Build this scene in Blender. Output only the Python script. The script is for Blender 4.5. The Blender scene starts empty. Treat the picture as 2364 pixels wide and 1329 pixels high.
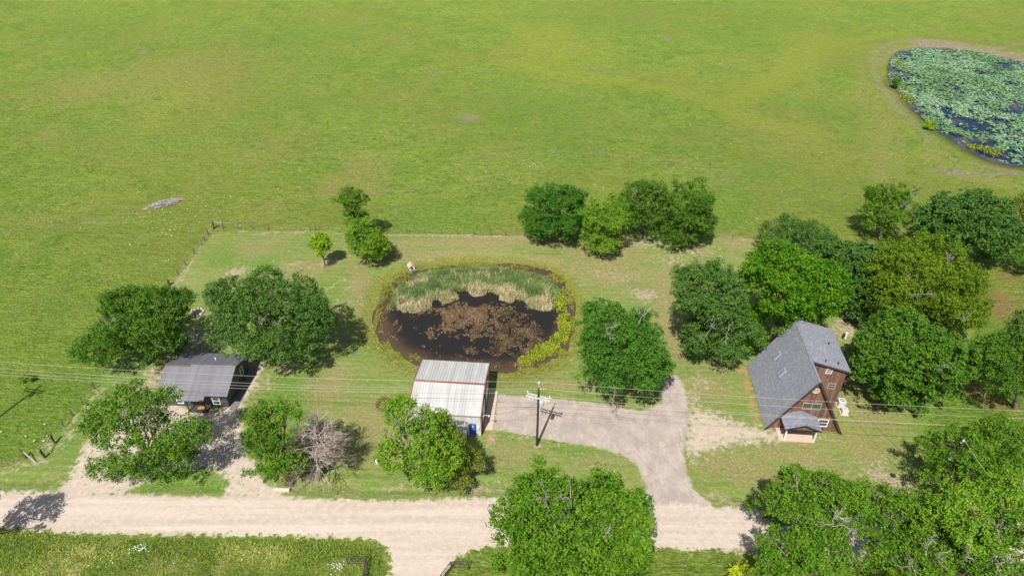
import bpy, bmesh, math, random
import numpy as np
from mathutils import Vector, Matrix

# ---------------------------------------------------------------- camera, world, sun, exposure
scene = bpy.context.scene
col = scene.collection
F_PX, PITCH, HCAM = 1576.0, math.radians(35.8), 65.0     # measured from the photograph (2364 px wide)
cam_d = bpy.data.cameras.new("camera"); cam = bpy.data.objects.new("camera", cam_d); col.objects.link(cam)
cam.location = (0, 0, HCAM); cam.rotation_euler = (math.radians(90) - PITCH, 0, 0)
cam_d.sensor_width = 36; cam_d.lens = 36 * F_PX / 2364; cam_d.clip_start = 0.5; cam_d.clip_end = 9000
scene.camera = cam
SUN_EL = math.radians(54.5); SUN_DIR = Vector((-0.34, -0.94, 0)).normalized()       # direction towards the sun, on the ground
world = bpy.data.worlds.new("World"); scene.world = world; world.use_nodes = True
wn = world.node_tree; bg = wn.nodes["Background"]
sky = wn.nodes.new("ShaderNodeTexSky"); sky.sky_type = 'NISHITA'; sky.sun_disc = False
sky.sun_elevation = SUN_EL; sky.sun_rotation = math.atan2(SUN_DIR.x, SUN_DIR.y); sky.air_density = 1.2; sky.dust_density = 2.0
wn.links.new(sky.outputs[0], bg.inputs[0]); bg.inputs[1].default_value = 0.072
sun_d = bpy.data.lights.new("sun", 'SUN'); sun = bpy.data.objects.new("sun", sun_d); col.objects.link(sun)
sun_d.energy = 4.9; sun_d.angle = math.radians(0.53); sun_d.color = (1.0, 0.955, 0.89)
sv = Vector((SUN_DIR.x * math.cos(SUN_EL), SUN_DIR.y * math.cos(SUN_EL), math.sin(SUN_EL)))
sun.rotation_euler = sv.to_track_quat('Z', 'Y').to_euler()
sun.location = (0, -40, 120)
scene.view_settings.view_transform = 'Standard'; scene.view_settings.look = 'None'
scene.view_settings.exposure = 0.50; scene.view_settings.gamma = 1
scene.cycles.max_bounces = 6; scene.cycles.diffuse_bounces = 3; scene.cycles.glossy_bounces = 2
scene.cycles.transmission_bounces = 3; scene.cycles.transparent_max_bounces = 6

# ---------------------------------------------------------------- surveying: photo pixel -> place on the ground
def ray(px, py):
    u = (px - 1182) / F_PX; v = (664.5 - py) / F_PX
    return np.array([u, math.cos(PITCH) + v * math.sin(PITCH), -math.sin(PITCH) + v * math.cos(PITCH)])
def P(px, py, z=0.0):
    d = ray(px, py); t = (z - HCAM) / d[2]; p = d * t; p[2] += HCAM; return p
def PY(px, py, y):
    d = ray(px, py); p = d * (y / d[1]); p[2] += HCAM; return p
def depth_of(p): return p[1] * math.cos(PITCH) - (p[2] - HCAM) * math.sin(PITCH)
def poly(pts, z=0.0): return np.array([P(a, b, z)[:2] for a, b in pts])
def smooth_poly(pts, n=6):                                # closed Catmull-Rom
    p = np.asarray(pts, float); out = []
    for i in range(len(p)):
        p0, p1, p2, p3 = p[i-1], p[i], p[(i+1) % len(p)], p[(i+2) % len(p)]
        for k in range(n):
            t = k / n
            out.append(0.5 * (2*p1 + (p2-p0)*t + (2*p0-5*p1+4*p2-p3)*t*t + (3*p1-p0-3*p2+p3)*t**3))
    return np.array(out)
def sdf(pg, X, Y, cut=None):                              # signed distance, positive inside
    sh = X.shape; x = X.ravel(); y = Y.ravel(); res = np.full(x.shape, -60.0)
    x0, y0 = pg.min(0) - 30; x1, y1 = pg.max(0) + 30
    sel = (x > x0) & (x < x1) & (y > y0) & (y < y1)
    xs, ys = x[sel], y[sel]; d2 = np.full(xs.shape, 1e9); ins = np.zeros(xs.shape, bool)
    for i in range(len(pg)):
        ax, ay = pg[i-1]; bx, by = pg[i]; ex, ey = bx-ax, by-ay
        t = np.clip(((xs-ax)*ex + (ys-ay)*ey) / (ex*ex + ey*ey + 1e-9), 0, 1)
        d2 = np.minimum(d2, (xs-ax-t*ex)**2 + (ys-ay-t*ey)**2)
        c = ((ay > ys) != (by > ys))
        with np.errstate(divide='ignore', invalid='ignore'):
            c &= xs < (bx-ax) * (ys-ay) / (by-ay + 1e-12) + ax
        ins ^= c
    d = np.sqrt(d2); res[sel] = np.where(ins, d, -d); return res.reshape(sh)
def sstep(a, b, x):
    t = np.clip((x - a) / (b - a), 0, 1); return t * t * (3 - 2 * t)
_rg = np.random.default_rng(7); _tab = _rg.random((256, 256))
def vnoise(x, y, s=1.0, o=0):                             # value noise 0..1
    x = np.asarray(x, float) / s + 31.7 * o + 1000; y = np.asarray(y, float) / s + 17.3 * o + 1000
    xi = np.floor(x).astype(int); yi = np.floor(y).astype(int); fx = x - xi; fy = y - yi
    fx = fx*fx*(3-2*fx); fy = fy*fy*(3-2*fy)
    a = _tab[xi % 256, yi % 256]; b = _tab[(xi+1) % 256, yi % 256]; c = _tab[xi % 256, (yi+1) % 256]; d = _tab[(xi+1) % 256, (yi+1) % 256]
    return (a*(1-fx)+b*fx)*(1-fy) + (c*(1-fx)+d*fx)*fy

WZ, LZ = -0.35, -0.5                                      # water levels of the near pond and of the lily pond
pond_pg = smooth_poly(poly([(869,742),(872,700),(886,668),(915,642),(960,624),(1020,615),(1100,611),(1180,614),(1240,624),(1285,645),(1312,680),(1324,725),(1318,775),(1296,812),(1255,842),(1205,858),(1140,862),(1080,858),(1010,852),(960,838),(915,815),(885,785)], WZ))
lily_pg = smooth_poly(poly([(2050,165),(2062,130),(2100,114),(2170,112),(2240,119),(2310,132),(2370,148),(2470,175),(2560,225),(2600,290),(2570,350),(2490,384),(2400,390),(2330,384),(2270,368),(2215,338),(2160,300),(2115,262),(2082,222),(2058,195)], LZ))
yard_px = [(-60,1100),(60,1064),(148,985),(192,933),(219,896),(290,800),(391,656),(430,614),(464,565),(482,542),(500,534),(550,531),(620,531),(729,532),(893,539),(1019,541),(1168,545),(1400,549),(1740,553),(1800,560),(1930,575),(2060,590),(2160,640),(2230,700),(2250,800),(2225,860),(2160,920),(2140,1000),(2120,1060),(2700,1150),(2700,1150),(2364,1230),(1500,1200),(0,1150),(-200,1150)]
yard_pg = poly(yard_px)
road_px = [(-2600,1133),(-400,1135),(0,1134),(130,1134),(300,1140),(520,1146),(640,1138),(700,1150),(900,1156),(1050,1150),(1160,1147),(1350,1160),(1490,1172),(1560,1160),(1640,1172),(1700,1170),(1780,1176),(2100,1190),(2500,1206),(4600,1290),(4600,1400),(2400,1318),(1900,1290),(1770,1276),(1640,1268),(1510,1263),(1300,1256),(1150,1262),(1092,1266),(1062,1282),(1036,1305),(1016,1340),(960,1480),(850,1480),(898,1340),(903,1300),(893,1262),(860,1242),(700,1236),(500,1233),(300,1233),(180,1230),(90,1222),(0,1218),(-400,1212),(-2600,1208)]
road_pg = poly(road_px)
cabgrav_px = [(132,1138),(165,1092),(190,1040),(212,1006),(260,985),(330,950),(365,925),(380,905),(400,925),(440,945),(500,950),(535,930),(560,900),(590,850),(600,835),(604,845),(590,880),(565,925),(552,955),(556,1000),(572,1050),(600,1100),(650,1138),(640,1150),(520,1150),(528,1110),(505,1085),(450,1075),(380,1085),(330,1110),(285,1140),(200,1150)]
cabgrav_pg = poly(cabgrav_px)
paved_px = [(1137,990),(1150,910),(1200,914),(1300,921),(1400,935),(1480,948),(1528,930),(1532,885),(1545,866),(1560,866),(1576,882),(1586,925),(1590,965),(1584,1005),(1580,1050),(1586,1095),(1602,1130),(1640,1160),(1650,1180),(1490,1185),(1496,1160),(1490,1120),(1472,1075),(1430,1046),(1370,1030),(1290,1019),(1220,1004)]
paved_pg = poly(paved_px)
aframegrav_pg = poly([(1588,958),(1610,948),(1650,956),(1700,975),(1760,992),(1790,1000),(1795,1016),(1740,1018),(1680,1025),(1620,1040),(1590,1060),(1582,1020)])
verge_pg = poly([(-3000,1224),(0,1222),(90,1226),(180,1234),(500,1238),(860,1247),(888,1264),(898,1300),(892,1350),(840,1600),(-4000,1600)])

def height(x, y):
    x = np.asarray(x, float); y = np.asarray(y, float)
    z = np.zeros(np.broadcast(x, y).shape)
    far = sstep(85, 125, y) * (1 - sstep(300, 600, np.hypot(x, y)))
    z = z + far * (3.2 * (vnoise(x, y, 52, 1) - .5) + 1.3 * (vnoise(x, y, 21, 2) - .5) + .18 * (vnoise(x, y, 6, 3) - .5)) 
    return z
def full_height(x, y, sp, sl):                            # with the two ponds scooped out
    z = height(x, y)
    k = 1 - sstep(0, 16, -sl); z = z * (1 - k)
    z = z + WZ * (1 - sstep(0, 4.5, -sp)) - 0.9 * sstep(0, 5, sp)
    z = z + LZ * (1 - sstep(0, 3.5, -sl)) - 1.2 * sstep(0, 8, sl) + .55 * sstep(3, 7, -sl) * (1 - sstep(8, 16, -sl))
    return z
_road_d = road_pg
def ground_z(x, y):
    X = np.array([[float(x)]]); Y = np.array([[float(y)]])
    return float(full_height(X, Y, sdf(pond_pg, X, Y), sdf(lily_pg, X, Y))[0, 0])
def G(px, py):                                            # photo pixel -> point on the real terrain
    z = 0.0
    for _ in range(5):
        p = P(px, py, z); z = ground_z(p[0], p[1])
    return P(px, py, z)

# ---------------------------------------------------------------- materials
class NT:
    def __init__(s, name):
        s.m = bpy.data.materials.new(name); s.m.use_nodes = True; s.t = s.m.node_tree; s.t.nodes.clear()
        s.out = s.t.nodes.new("ShaderNodeOutputMaterial"); s._pos = None
    def n(s, typ, **kw):
        nd = s.t.nodes.new(typ)
        for k, v in kw.items(): setattr(nd, k, v)
        return nd
    def set(s, sock, v):
        if isinstance(v, bpy.types.NodeSocket): s.t.links.new(v, sock)
        elif isinstance(v, (tuple, list)) and len(v) == 3 and sock.type == 'RGBA': sock.default_value = (*v, 1)
        else: sock.default_value = v
    @property
    def pos(s):
        if s._pos is None: s._pos = s.n("ShaderNodeNewGeometry").outputs["Position"]
        return s._pos
    def obj(s): return s.n("ShaderNodeTexCoord").outputs["Object"]
    def attr(s, name): return s.n("ShaderNodeAttribute", attribute_name=name).outputs["Fac"]
    def mapv(s, v, sc=(1,1,1), rot=(0,0,0), loc=(0,0,0)):
        m = s.n("ShaderNodeMapping"); s.set(m.inputs[0], v); m.inputs['Scale'].default_value = sc; m.inputs['Rotation'].default_value = rot; m.inputs['Location'].default_value = loc
        return m.outputs[0]
    def noise(s, scale, detail=3, rough=.55, v=None, dist=0, lac=2.0):
        nd = s.n("ShaderNodeTexNoise"); s.set(nd.inputs["Vector"], v if v is not None else s.pos)
        nd.inputs["Scale"].default_value = scale; nd.inputs["Detail"].default_value = detail; nd.inputs["Roughness"].default_value = rough; nd.inputs["Distortion"].default_value = dist
        nd.inputs["Lacunarity"].default_value = lac
        return nd.outputs["Fac"]
    def voro(s, scale, v=None, feat='F1'):
        nd = s.n("ShaderNodeTexVoronoi", feature=feat); s.set(nd.inputs["Vector"], v if v is not None else s.pos); nd.inputs["Scale"].default_value = scale
        return nd
    def math(s, op, a, b=0.0, c=0.0):
        nd = s.n("ShaderNodeMath", operation=op); s.set(nd.inputs[0], a); s.set(nd.inputs[1], b); s.set(nd.inputs[2], c); return nd.outputs[0]
    def ramp(s, x, a, b, lo=0.0, hi=1.0):                 # smoothstep a..b -> lo..hi
        nd = s.n("ShaderNodeMapRange", interpolation_type='SMOOTHSTEP')
        for i, q in enumerate((x, a, b, lo, hi)): s.set(nd.inputs[i], q)
        return nd.outputs[0]
    def mix(s, f, a, b, mode='MIX'):
        nd = s.n("ShaderNodeMix", data_type='RGBA', blend_type=mode)
        s.set(nd.inputs[0], f); s.set(nd.inputs[6], a); s.set(nd.inputs[7], b); return nd.outputs[2]
    def bump(s, h, strength=.5, dist=.1):
        nd = s.n("ShaderNodeBump"); nd.inputs["Strength"].default_value = strength; nd.inputs["Distance"].default_value = dist; s.set(nd.inputs["Height"], h); return nd.outputs[0]
    def pbr(s, colr, rough=.8, metal=0.0, normal=None, spec=.3, **kw):
        b = s.n("ShaderNodeBsdfPrincipled"); s.set(b.inputs["Base Color"], colr); s.set(b.inputs["Roughness"], rough); s.set(b.inputs["Metallic"], metal)
        b.inputs["Specular IOR Level"].default_value = spec
        if normal is not None: s.set(b.inputs["Normal"], normal)
        for k, v in kw.items(): s.set(b.inputs[k], v)
        return b.outputs[0]
    def done(s, sh): s.t.links.new(sh, s.out.inputs[0]); return s.m
def plain(name, c, rough=.7, metal=0.0, var=.15, scale=3.0, bumpk=0.0, spec=.35):
    t = NT(name); v = t.obj(); nz = t.noise(scale, 4, .6, v)
    cc = t.mix(nz, tuple(q * (1 - var) for q in c), tuple(min(1, q * (1 + var)) for q in c))
    nm = t.bump(t.noise(scale * 4, 3, .6, v), bumpk, .02) if bumpk else None
    return t.done(t.pbr(cc, rough, metal, nm, spec))

def leaf_mat(name, dark, light, tint=None, trans=.13):
    t = NT(name); a = t.attr("v"); big = t.noise(.45, 2, .5)
    c = t.mix(a, dark, light)
    c = t.mix(t.ramp(big, .35, .7), c, tint if tint else tuple(q * 1.25 for q in light))
    c = t.mix(.72, c, t.mix(a, dark, light)); c = t.mix(1.0, c, (1.85,1.68,.80), 'MULTIPLY')
    d = t.pbr(c, .6, 0, None, .12)
    tr = t.n("ShaderNodeBsdfTranslucent"); t.set(tr.inputs[0], t.mix(.5, c, (light[0]*2.1, light[1]*2.0, light[2]*.9)))
    mx = t.n("ShaderNodeMixShader"); mx.inputs[0].default_value = trans
    t.t.links.new(d, mx.inputs[1]); t.t.links.new(tr.outputs[0], mx.inputs[2]); return t.done(mx.outputs[0])

# ---------------------------------------------------------------- object helpers
def tag(o, label=None, cat=None, group=None, kind=None):
    if label: o["label"] = label
    if cat: o["category"] = cat
    if group: o["group"] = group
    if kind: o["kind"] = kind
    return o
def empty(name, loc, label, cat, group=None, rz=0.0):
    o = bpy.data.objects.new(name, None); col.objects.link(o); o.location = loc; o.rotation_euler = (0, 0, rz); o.empty_display_size = .3
    return tag(o, label, cat, group)
def link(name, me, mat, parent=None, local=True):
    o = bpy.data.objects.new(name, me); col.objects.link(o)
    if mat is not None: me.materials.clear(); me.materials.append(mat)
    if parent is not None:
        o.parent = parent
        if not local: o.matrix_parent_inverse = Matrix.Translation(parent.location).inverted()
    return o
def fast_mesh(name, V, Fq, k=4):                          # V (n,3), Fq (m,k)
    me = bpy.data.meshes.new(name); V = np.ascontiguousarray(V, np.float32); Fq = np.ascontiguousarray(Fq, np.int32)
    me.vertices.add(len(V)); me.vertices.foreach_set("co", V.ravel())
    me.loops.add(Fq.size); me.loops.foreach_set("vertex_index", Fq.ravel())
    me.polygons.add(len(Fq)); me.polygons.foreach_set("loop_start", np.arange(0, Fq.size, k, dtype=np.int32))
    me.update(calc_edges=True); return me
def face_attr(me, name, vals):
    a = me.attributes.new(name, 'FLOAT', 'FACE'); a.data.foreach_set("value", np.asarray(vals, np.float32))
class MB:                                                  # collects shapes of one part
    def __init__(s): s.v = []; s.f = []
    def add(s, vs, fs):
        o = len(s.v); s.v += [tuple(float(c) for c in q) for q in vs]; s.f += [tuple(o + i for i in q) for q in fs]; return s
    def box(s, a, b):
        (x0,y0,z0),(x1,y1,z1) = a, b
        return s.add([(x0,y0,z0),(x1,y0,z0),(x1,y1,z0),(x0,y1,z0),(x0,y0,z1),(x1,y0,z1),(x1,y1,z1),(x0,y1,z1)],
                     [(0,3,2,1),(4,5,6,7),(0,1,5,4),(1,2,6,5),(2,3,7,6),(3,0,4,7)])
    def slab(s, q, t, n=None):                             # planar polygon given as top face, thickness t against its normal
        q = [np.array(p, float) for p in q]
        if n is None: n = np.cross(q[1]-q[0], q[2]-q[0]); n = n / np.linalg.norm(n)
        k = len(q); vs = q + [p - n * t for p in q]
        fs = [tuple(range(k)), tuple(range(2*k-1, k-1, -1))] + [(i, i+k, (i+1) % k + k, (i+1) % k) for i in range(k)]
        return s.add(vs, fs)
    def tube(s, pts, r, n=6, caps=True):
        pts = [np.array(p, float) for p in pts]; rs = r if hasattr(r, '__len__') else [r] * len(pts); vs = []
        for i, p in enumerate(pts):
            d = pts[min(i+1, len(pts)-1)] - pts[max(i-1, 0)]; d = d / (np.linalg.norm(d) + 1e-9)
            a = np.cross(d, [0,0,1]) if abs(d[2]) < .9 else np.cross(d, [1,0,0]); a = a / np.linalg.norm(a); b = np.cross(d, a)
            vs += [p + rs[i] * (a * math.cos(2*math.pi*k/n) + b * math.sin(2*math.pi*k/n)) for k in range(n)]
        fs = [(i*n+k, i*n+(k+1) % n, (i+1)*n+(k+1) % n, (i+1)*n+k) for i in range(len(pts)-1) for k in range(n)]
        if caps: fs += [tuple(range(n-1, -1, -1)), tuple(range((len(pts)-1)*n, len(pts)*n))]
        return s.add(vs, fs)
    def lathe(s, prof, c=(0,0,0), n=12):                   # profile of (r, z)
        vs = [(c[0]+r*math.cos(2*math.pi*k/n), c[1]+r*math.sin(2*math.pi*k/n), c[2]+z) for r, z in prof for k in range(n)]
        fs = [(i*n+k, i*n+(k+1) % n, (i+1)*n+(k+1) % n, (i+1)*n+k) for i in range(len(prof)-1) for k in range(n)]
        fs += [tuple(range(n-1, -1, -1)), tuple(range((len(prof)-1)*n, len(prof)*n))]
        return s.add(vs, fs)
    def mesh(s, name, xf=None):
        v = s.v if xf is None else [tuple(xf(q)) for q in s.v]
        me = bpy.data.meshes.new(name); me.from_pydata(v, [], s.f); me.update(); return me
    def build(s, name, mat, parent=None, xf=None, smooth=False):
        me = s.mesh(name, xf); bm = bmesh.new(); bm.from_mesh(me); bmesh.ops.recalc_face_normals(bm, faces=bm.faces); bm.to_mesh(me); bm.free()
        if smooth: me.shade_smooth()
        return link(name, me, mat, parent)
def rel(base):                                             # world coordinates -> local to an unrotated parent at base
    return lambda q: (q[0]-base[0], q[1]-base[1], q[2]-base[2])
# ---------------------------------------------------------------- terrain
def axis(parts):
    out = [parts[0][0]]
    for a, b, s in parts:
        n = max(1, int(round((b-a)/s))); out += list(a + (b-a) * (np.arange(n)+1) / n)
    return np.array(out)
XS = axis([(-3000,-600,300),(-600,-260,30),(-260,-130,1.4),(-130,-66,.6),(-66,66,.28),(66,130,.5),(130,260,1.2),(260,600,30),(600,3000,300)])
YS = axis([(-600,-60,90),(-60,30,6),(30,100,.28),(100,132,.42),(132,300,1.0),(300,480,10),(480,4000,220)])
X, Y = np.meshgrid(XS, YS)
SP = sdf(pond_pg, X, Y); SL = sdf(lily_pg, X, Y)
Z = full_height(X, Y, SP, SL)
SR = sdf(road_pg, X, Y); SC = sdf(cabgrav_pg, X, Y); SV = sdf(paved_pg, X, Y); SY = sdf(yard_pg, X, Y); SA = sdf(aframegrav_pg, X, Y); SG = sdf(verge_pg, X, Y)
# small swell of the road bed and the shallow ditch beside it
Z = Z - .22 * np.exp(-((SR + 1.6) / .9)**2) * (np.abs(X) < 110) * (1 - sstep(-2, 0, SC)) * (1 - sstep(-2, 0, SV)) 
Z = Z + .05 * (vnoise(X, Y, 2.3, 5) - .5) * (np.abs(X) < 300)
def blobs(items):                                          # soft patches given by photo position and size
    out = np.zeros(X.shape)
    for px, py, rx, ry, w in items:
        c = P(px, py); a = P(px + rx, py) - c; b = P(px, py - ry) - c
        A = max(.3, np.linalg.norm(a[:2])); B = max(.3, np.linalg.norm(b[:2])); d = b[:2] / (np.linalg.norm(b[:2]) + 1e-9)
        dx = X - c[0]; dy = Y - c[1]; v = dx * d[0] + dy * d[1]; u = dx * d[1] - dy * d[0]
        out = np.maximum(out, w * np.exp(-((u/A)**2 + (v/B)**2)))
    return out
dirt = blobs([(545,628,26,9,1),(672,612,22,5,.6),(760,605,22,8,.9),(330,118,11,7,.9),(318,90,8,3,.6),(1083,272,28,7,1.0),(1085,283,22,4,.9),(1487,680,32,14,.95),(1560,600,60,20,.45),(1440,640,60,14,.35),(1490,565,60,12,.55),(1600,580,60,10,.5),(1375,152,14,3,.8),(1545,98,10,3,.6),(1465,125,12,3,.5),(1350,210,14,4,.6),(1000,160,20,4,.6),(960,188,14,3,.6),(512,80,16,4,.5),(452,52,14,3,.4),(885,10,14,3,.6),(740,22,16,3,.5),(835,52,14,3,.6),
  (2145,100,44,8,1.6),(2200,105,34,8,1.5),(2245,114,30,7,1.3),(2285,120,26,8,1.5),(2330,133,46,10,1.5),(2120,106,20,4,.8),(2180,128,0.1,.1,0),(2390,160,40,8,1),(2210,392,12,6,1.0),(2320,396,80,6,1.2),(2270,384,30,5,.9),(2050,105,26,3,.6),(2025,122,14,5,.5),
  (640,1135,30,8,.9),(1130,960,14,30,.5),(1135,1010,16,14,.8),(1240,1030,16,4,.9),(1210,1010,60,6,.5),(1350,1010,60,8,.7),(1600,930,18,60,.6),(1660,850,30,14,.5),(1620,880,34,12,.55),(1200,1110,60,8,.6),(1120,1128,60,9,.85),(950,1118,60,8,.45),(830,1060,20,12,.5),(680,1122,20,6,.7),(1660,1150,60,10,.6),(1720,1170,50,8,.7),(1900,1012,30,5,.5),(1930,890,18,20,.6),(1925,850,16,14,.4),(1950,760,30,26,.9),(1780,1010,26,8,.7),
  (120,1030,30,12,.55),(165,1000,20,12,.6),(195,965,16,12,.5),(60,1072,60,5,.55),(230,900,26,10,.5),(330,890,50,18,.8),(360,860,30,20,.8),(560,850,44,22,.8),(440,790,60,26,.8),(500,800,60,14,.8),(590,890,14,30,.6),(620,880,14,20,.6),(660,850,40,14,.6),
  (490,530,18,5,.8),(470,556,6,4,.7),(428,622,5,8,.8),(412,645,5,6,.7),(445,600,5,4,.7),(640,534,50,1.6,1.0),(690,534,30,1.4,.9),(560,533,14,1.8,.8),(1050,543,90,1.6,.6),(1190,547,30,3,.7),(1700,552,40,3,.8),(2055,1110,60,26,.8),(2030,1080,20,20,.6),(2350,480,0.1,0.1,0)])
def trails(items):
    out = np.zeros(X.shape)
    for pts, wd, am in items:
        Q_ = smooth_open(np.array([P(a, b)[:2] for a, b in pts])); x0, y0 = Q_.min(0)-8; x1, y1 = Q_.max(0)+8; sel = (X > x0) & (X < x1) & (Y > y0) & (Y < y1); d2 = np.full(sel.sum(), 1e9); xs, ys = X[sel], Y[sel]
        for i in range(len(Q_)-1):
            ax, ay = Q_[i]; ex, ey = Q_[i+1]-Q_[i]; t = np.clip(((xs-ax)*ex+(ys-ay)*ey)/(ex*ex+ey*ey+1e-9), 0, 1); d2 = np.minimum(d2, (xs-ax-t*ex)**2+(ys-ay-t*ey)**2)
        out[sel] = np.maximum(out[sel], am*np.exp(-d2/wd**2))
    return out
def smooth_open(p, n=5):
    p = np.vstack([2*p[0]-p[1], p, 2*p[-1]-p[-2]]); out = []
    for i in range(1, len(p)-2):
        for k in range(n):
            t = k/n; out.append(.5*(2*p[i]+(p[i+1]-p[i-1])*t+(2*p[i-1]-5*p[i]+4*p[i+1]-p[i+2])*t*t+(3*p[i]-p[i-1]-3*p[i+1]+p[i+2])*t**3))
    return np.array(out+[p[-2]])
dirt = np.maximum(dirt, trails([([(2364,98),(2320,112),(2290,125)],1.2,.7),([(2130,100),(2070,96),(2030,115),(2014,140),(2030,190),(2060,235),(2100,280),(2150,325)],1.3,.55),([(2120,108),(2070,112),(2042,130),(2036,150)],1.1,.6),([(2155,388),(2200,398),(2290,404),(2400,406)],1.0,.75),([(2060,205),(2080,240),(2120,285)],1.0,.45),
  ([(1050,373),(1250,372),(1430,376),(1640,390)],.8,.42),([(120,512),(230,498),(340,482)],.8,.42),([(700,455),(830,440),(1000,436)],.8,.35),([(1640,436),(1760,432),(1950,445)],.8,.35),([(470,560),(430,610),(405,650),(385,700)],.6,.5),([(440,602),(425,640),(412,660)],.4,.5),
  ([(900,541),(1050,544),(1180,547)],.5,.6),([(800,640),(760,665),(730,700)],.35,.42),([(820,650),(790,680),(760,720)],.35,.42),([(0,1068),(60,1070),(110,1062)],.5,.6),([(150,990),(175,962),(200,935),(240,895)],.6,.45)]))
_r = np.random.default_rng(5); dirt = np.maximum(dirt, blobs([(_r.uniform(0, 2364), 20+500*_r.random()**1.3, _r.uniform(4, 15), _r.uniform(1.5, 4), _r.uniform(.45, .8)) for _ in range(70)]) * (SY < -1) * (SL < -6))
red = blobs([(1712,855,14,10,1.0),(1725,890,10,20,.85),(1736,930,8,26,.85),(1748,960,7,20,.7),(2305,700,46,40,.85),(2330,640,30,24,.6),(2260,900,30,26,.8),(2290,930,40,18,.8),(1700,838,24,6,.6),(1130,1012,10,12,.7),(1960,1005,30,5,.5),(1155,930,0.1,0.1,0)])
dry = blobs([(840,400,60,50,.7),(770,425,40,24,.7),(200,205,120,40,.5),(450,170,200,60,.45),(110,310,60,26,.4),(640,340,110,50,.35),(330,220,80,30,.35),(60,500,160,30,.3),(620,480,60,30,.35),(1120,430,60,20,.3),(1300,560,160,16,.75),(1080,560,200,12,.8),(1000,590,160,16,.6),(1400,620,110,40,.7),(1430,570,60,20,.6),(830,660,30,70,.6),(850,720,22,60,.5),(780,760,30,60,.4),(700,620,60,24,.55),(600,570,70,24,.45),(760,890,60,60,.55),(830,990,90,60,.6),(900,1040,60,40,.5),(1180,1050,90,30,.5),(1380,1060,80,20,.4),(1700,1080,110,40,.6),(1850,1050,120,40,.5),(2000,1030,90,60,.45),(1650,760,0.1,0.1,0),(1540,720,30,60,.8),(1570,660,90,50,.6),(1400,590,120,20,.6),(1560,800,30,50,.6),(1640,900,60,50,.5),(1700,560,60,20,.6),(2000,940,80,60,.5),(1820,300,120,60,.2),(2040,300,50,120,.5),(1990,200,30,60,.4),(2200,80,160,10,.3),(2250,410,110,10,.6),(2160,350,40,30,.5),(1650,400,120,30,.3),(1300,890,110,14,.5),(1230,600,160,14,.5),(90,1110,90,10,.4)])
lush = blobs([(1240,240,120,60,.8),(1210,190,60,40,.7),(1000,500,130,40,.75),(1690,480,50,60,.8),(1660,430,60,40,.6),(150,940,160,90,.8),(40,1000,80,40,.7),(700,830,60,90,.9),(650,900,60,60,.8),(740,790,30,60,.7),(520,590,60,40,.55),(600,610,60,26,.5),(70,1120,90,14,.8),(400,1100,110,30,.9),(490,1120,40,16,.9),(1250,620,0.1,0.1,0),(2180,960,60,60,1.2),(2220,930,70,50,1.0),(1280,1010,60,12,.7),(1180,1010,50,10,.6),(1450,1000,0.1,0.1,0),(1330,1040,80,14,.6),(1650,940,60,24,.4),(1800,1030,70,12,.7),(1090,1280,60,18,.8),(1600,1310,110,26,.5),(1400,60,200,40,.4),(1760,40,160,40,.4),(700,70,220,30,.4),(220,60,160,30,.35),(1750,430,60,60,.3)])
yel = blobs([(1270,110,90,80,.7),(1350,120,110,34,.6),(1900,90,110,26,.9),(1980,100,60,20,.8),(1850,130,50,40,.8),(1700,190,160,30,.5),(1550,170,120,26,.4),(2060,85,60,10,.6),(1230,300,30,60,.4),(250,420,160,50,.3),(40,150,80,40,.35),(1130,30,60,30,.5)])
yel = np.maximum(yel, trails([([(1190,140),(1300,165),(1480,185),(1620,215),(1740,270),(1850,300)],5.0,.85),([(1700,215),(1780,180),(1850,140),(1900,100),(1990,85),(2100,82)],6.0,.9),([(1200,60),(1240,110),(1330,160)],6.0,.7),([(330,300),(420,230),(520,190)],5.0,.5)]))
lush = np.maximum(lush, trails([([(1180,180),(1230,260),(1250,340),(1330,400)],6.0,.6),([(1690,200),(1790,215),(1900,240)],5.0,.7),([(1560,60),(1680,100),(1760,110)],7.0,.5),([(100,330),(260,300),(420,330)],5.0,.45),([(1600,470),(1690,430),(1800,380)],5.0,.6),([(560,280),(700,230),(860,250)],5.0,.4)]))
# wet rim of the near pond
rim = np.exp(-((-SP - 1.1) / 1.5)**2) * (SP < .4)
rimL = np.exp(-((-SL - .8) / 1.9)**2) * (SL < .6) * (1 - sstep(190, 200, Y - .12*(X-120)))
verge = sstep(-.3, .5, SG)
nv = len(YS) * len(XS); idx = np.arange(nv).reshape(len(YS), len(XS))
quads = np.stack([idx[:-1,:-1], idx[:-1,1:], idx[1:,1:], idx[1:,:-1]], -1).reshape(-1, 4)
def cc(A): return .25 * (A[:-1,:-1] + A[:-1,1:] + A[1:,1:] + A[1:,:-1]).ravel()
cR, cC, cV, cY, cA, cG = cc(SR), cc(SC), cc(SV), cc(SY), cc(SA), cc(SG)
cls = np.zeros(len(quads), int); cls[cY > 0] = 1; cls[cG > 0] = 5; cls[cA > 0] = 4; cls[cC > 0] = 4; cls[cV > 0] = 3; cls[cR > 0] = 2

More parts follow.
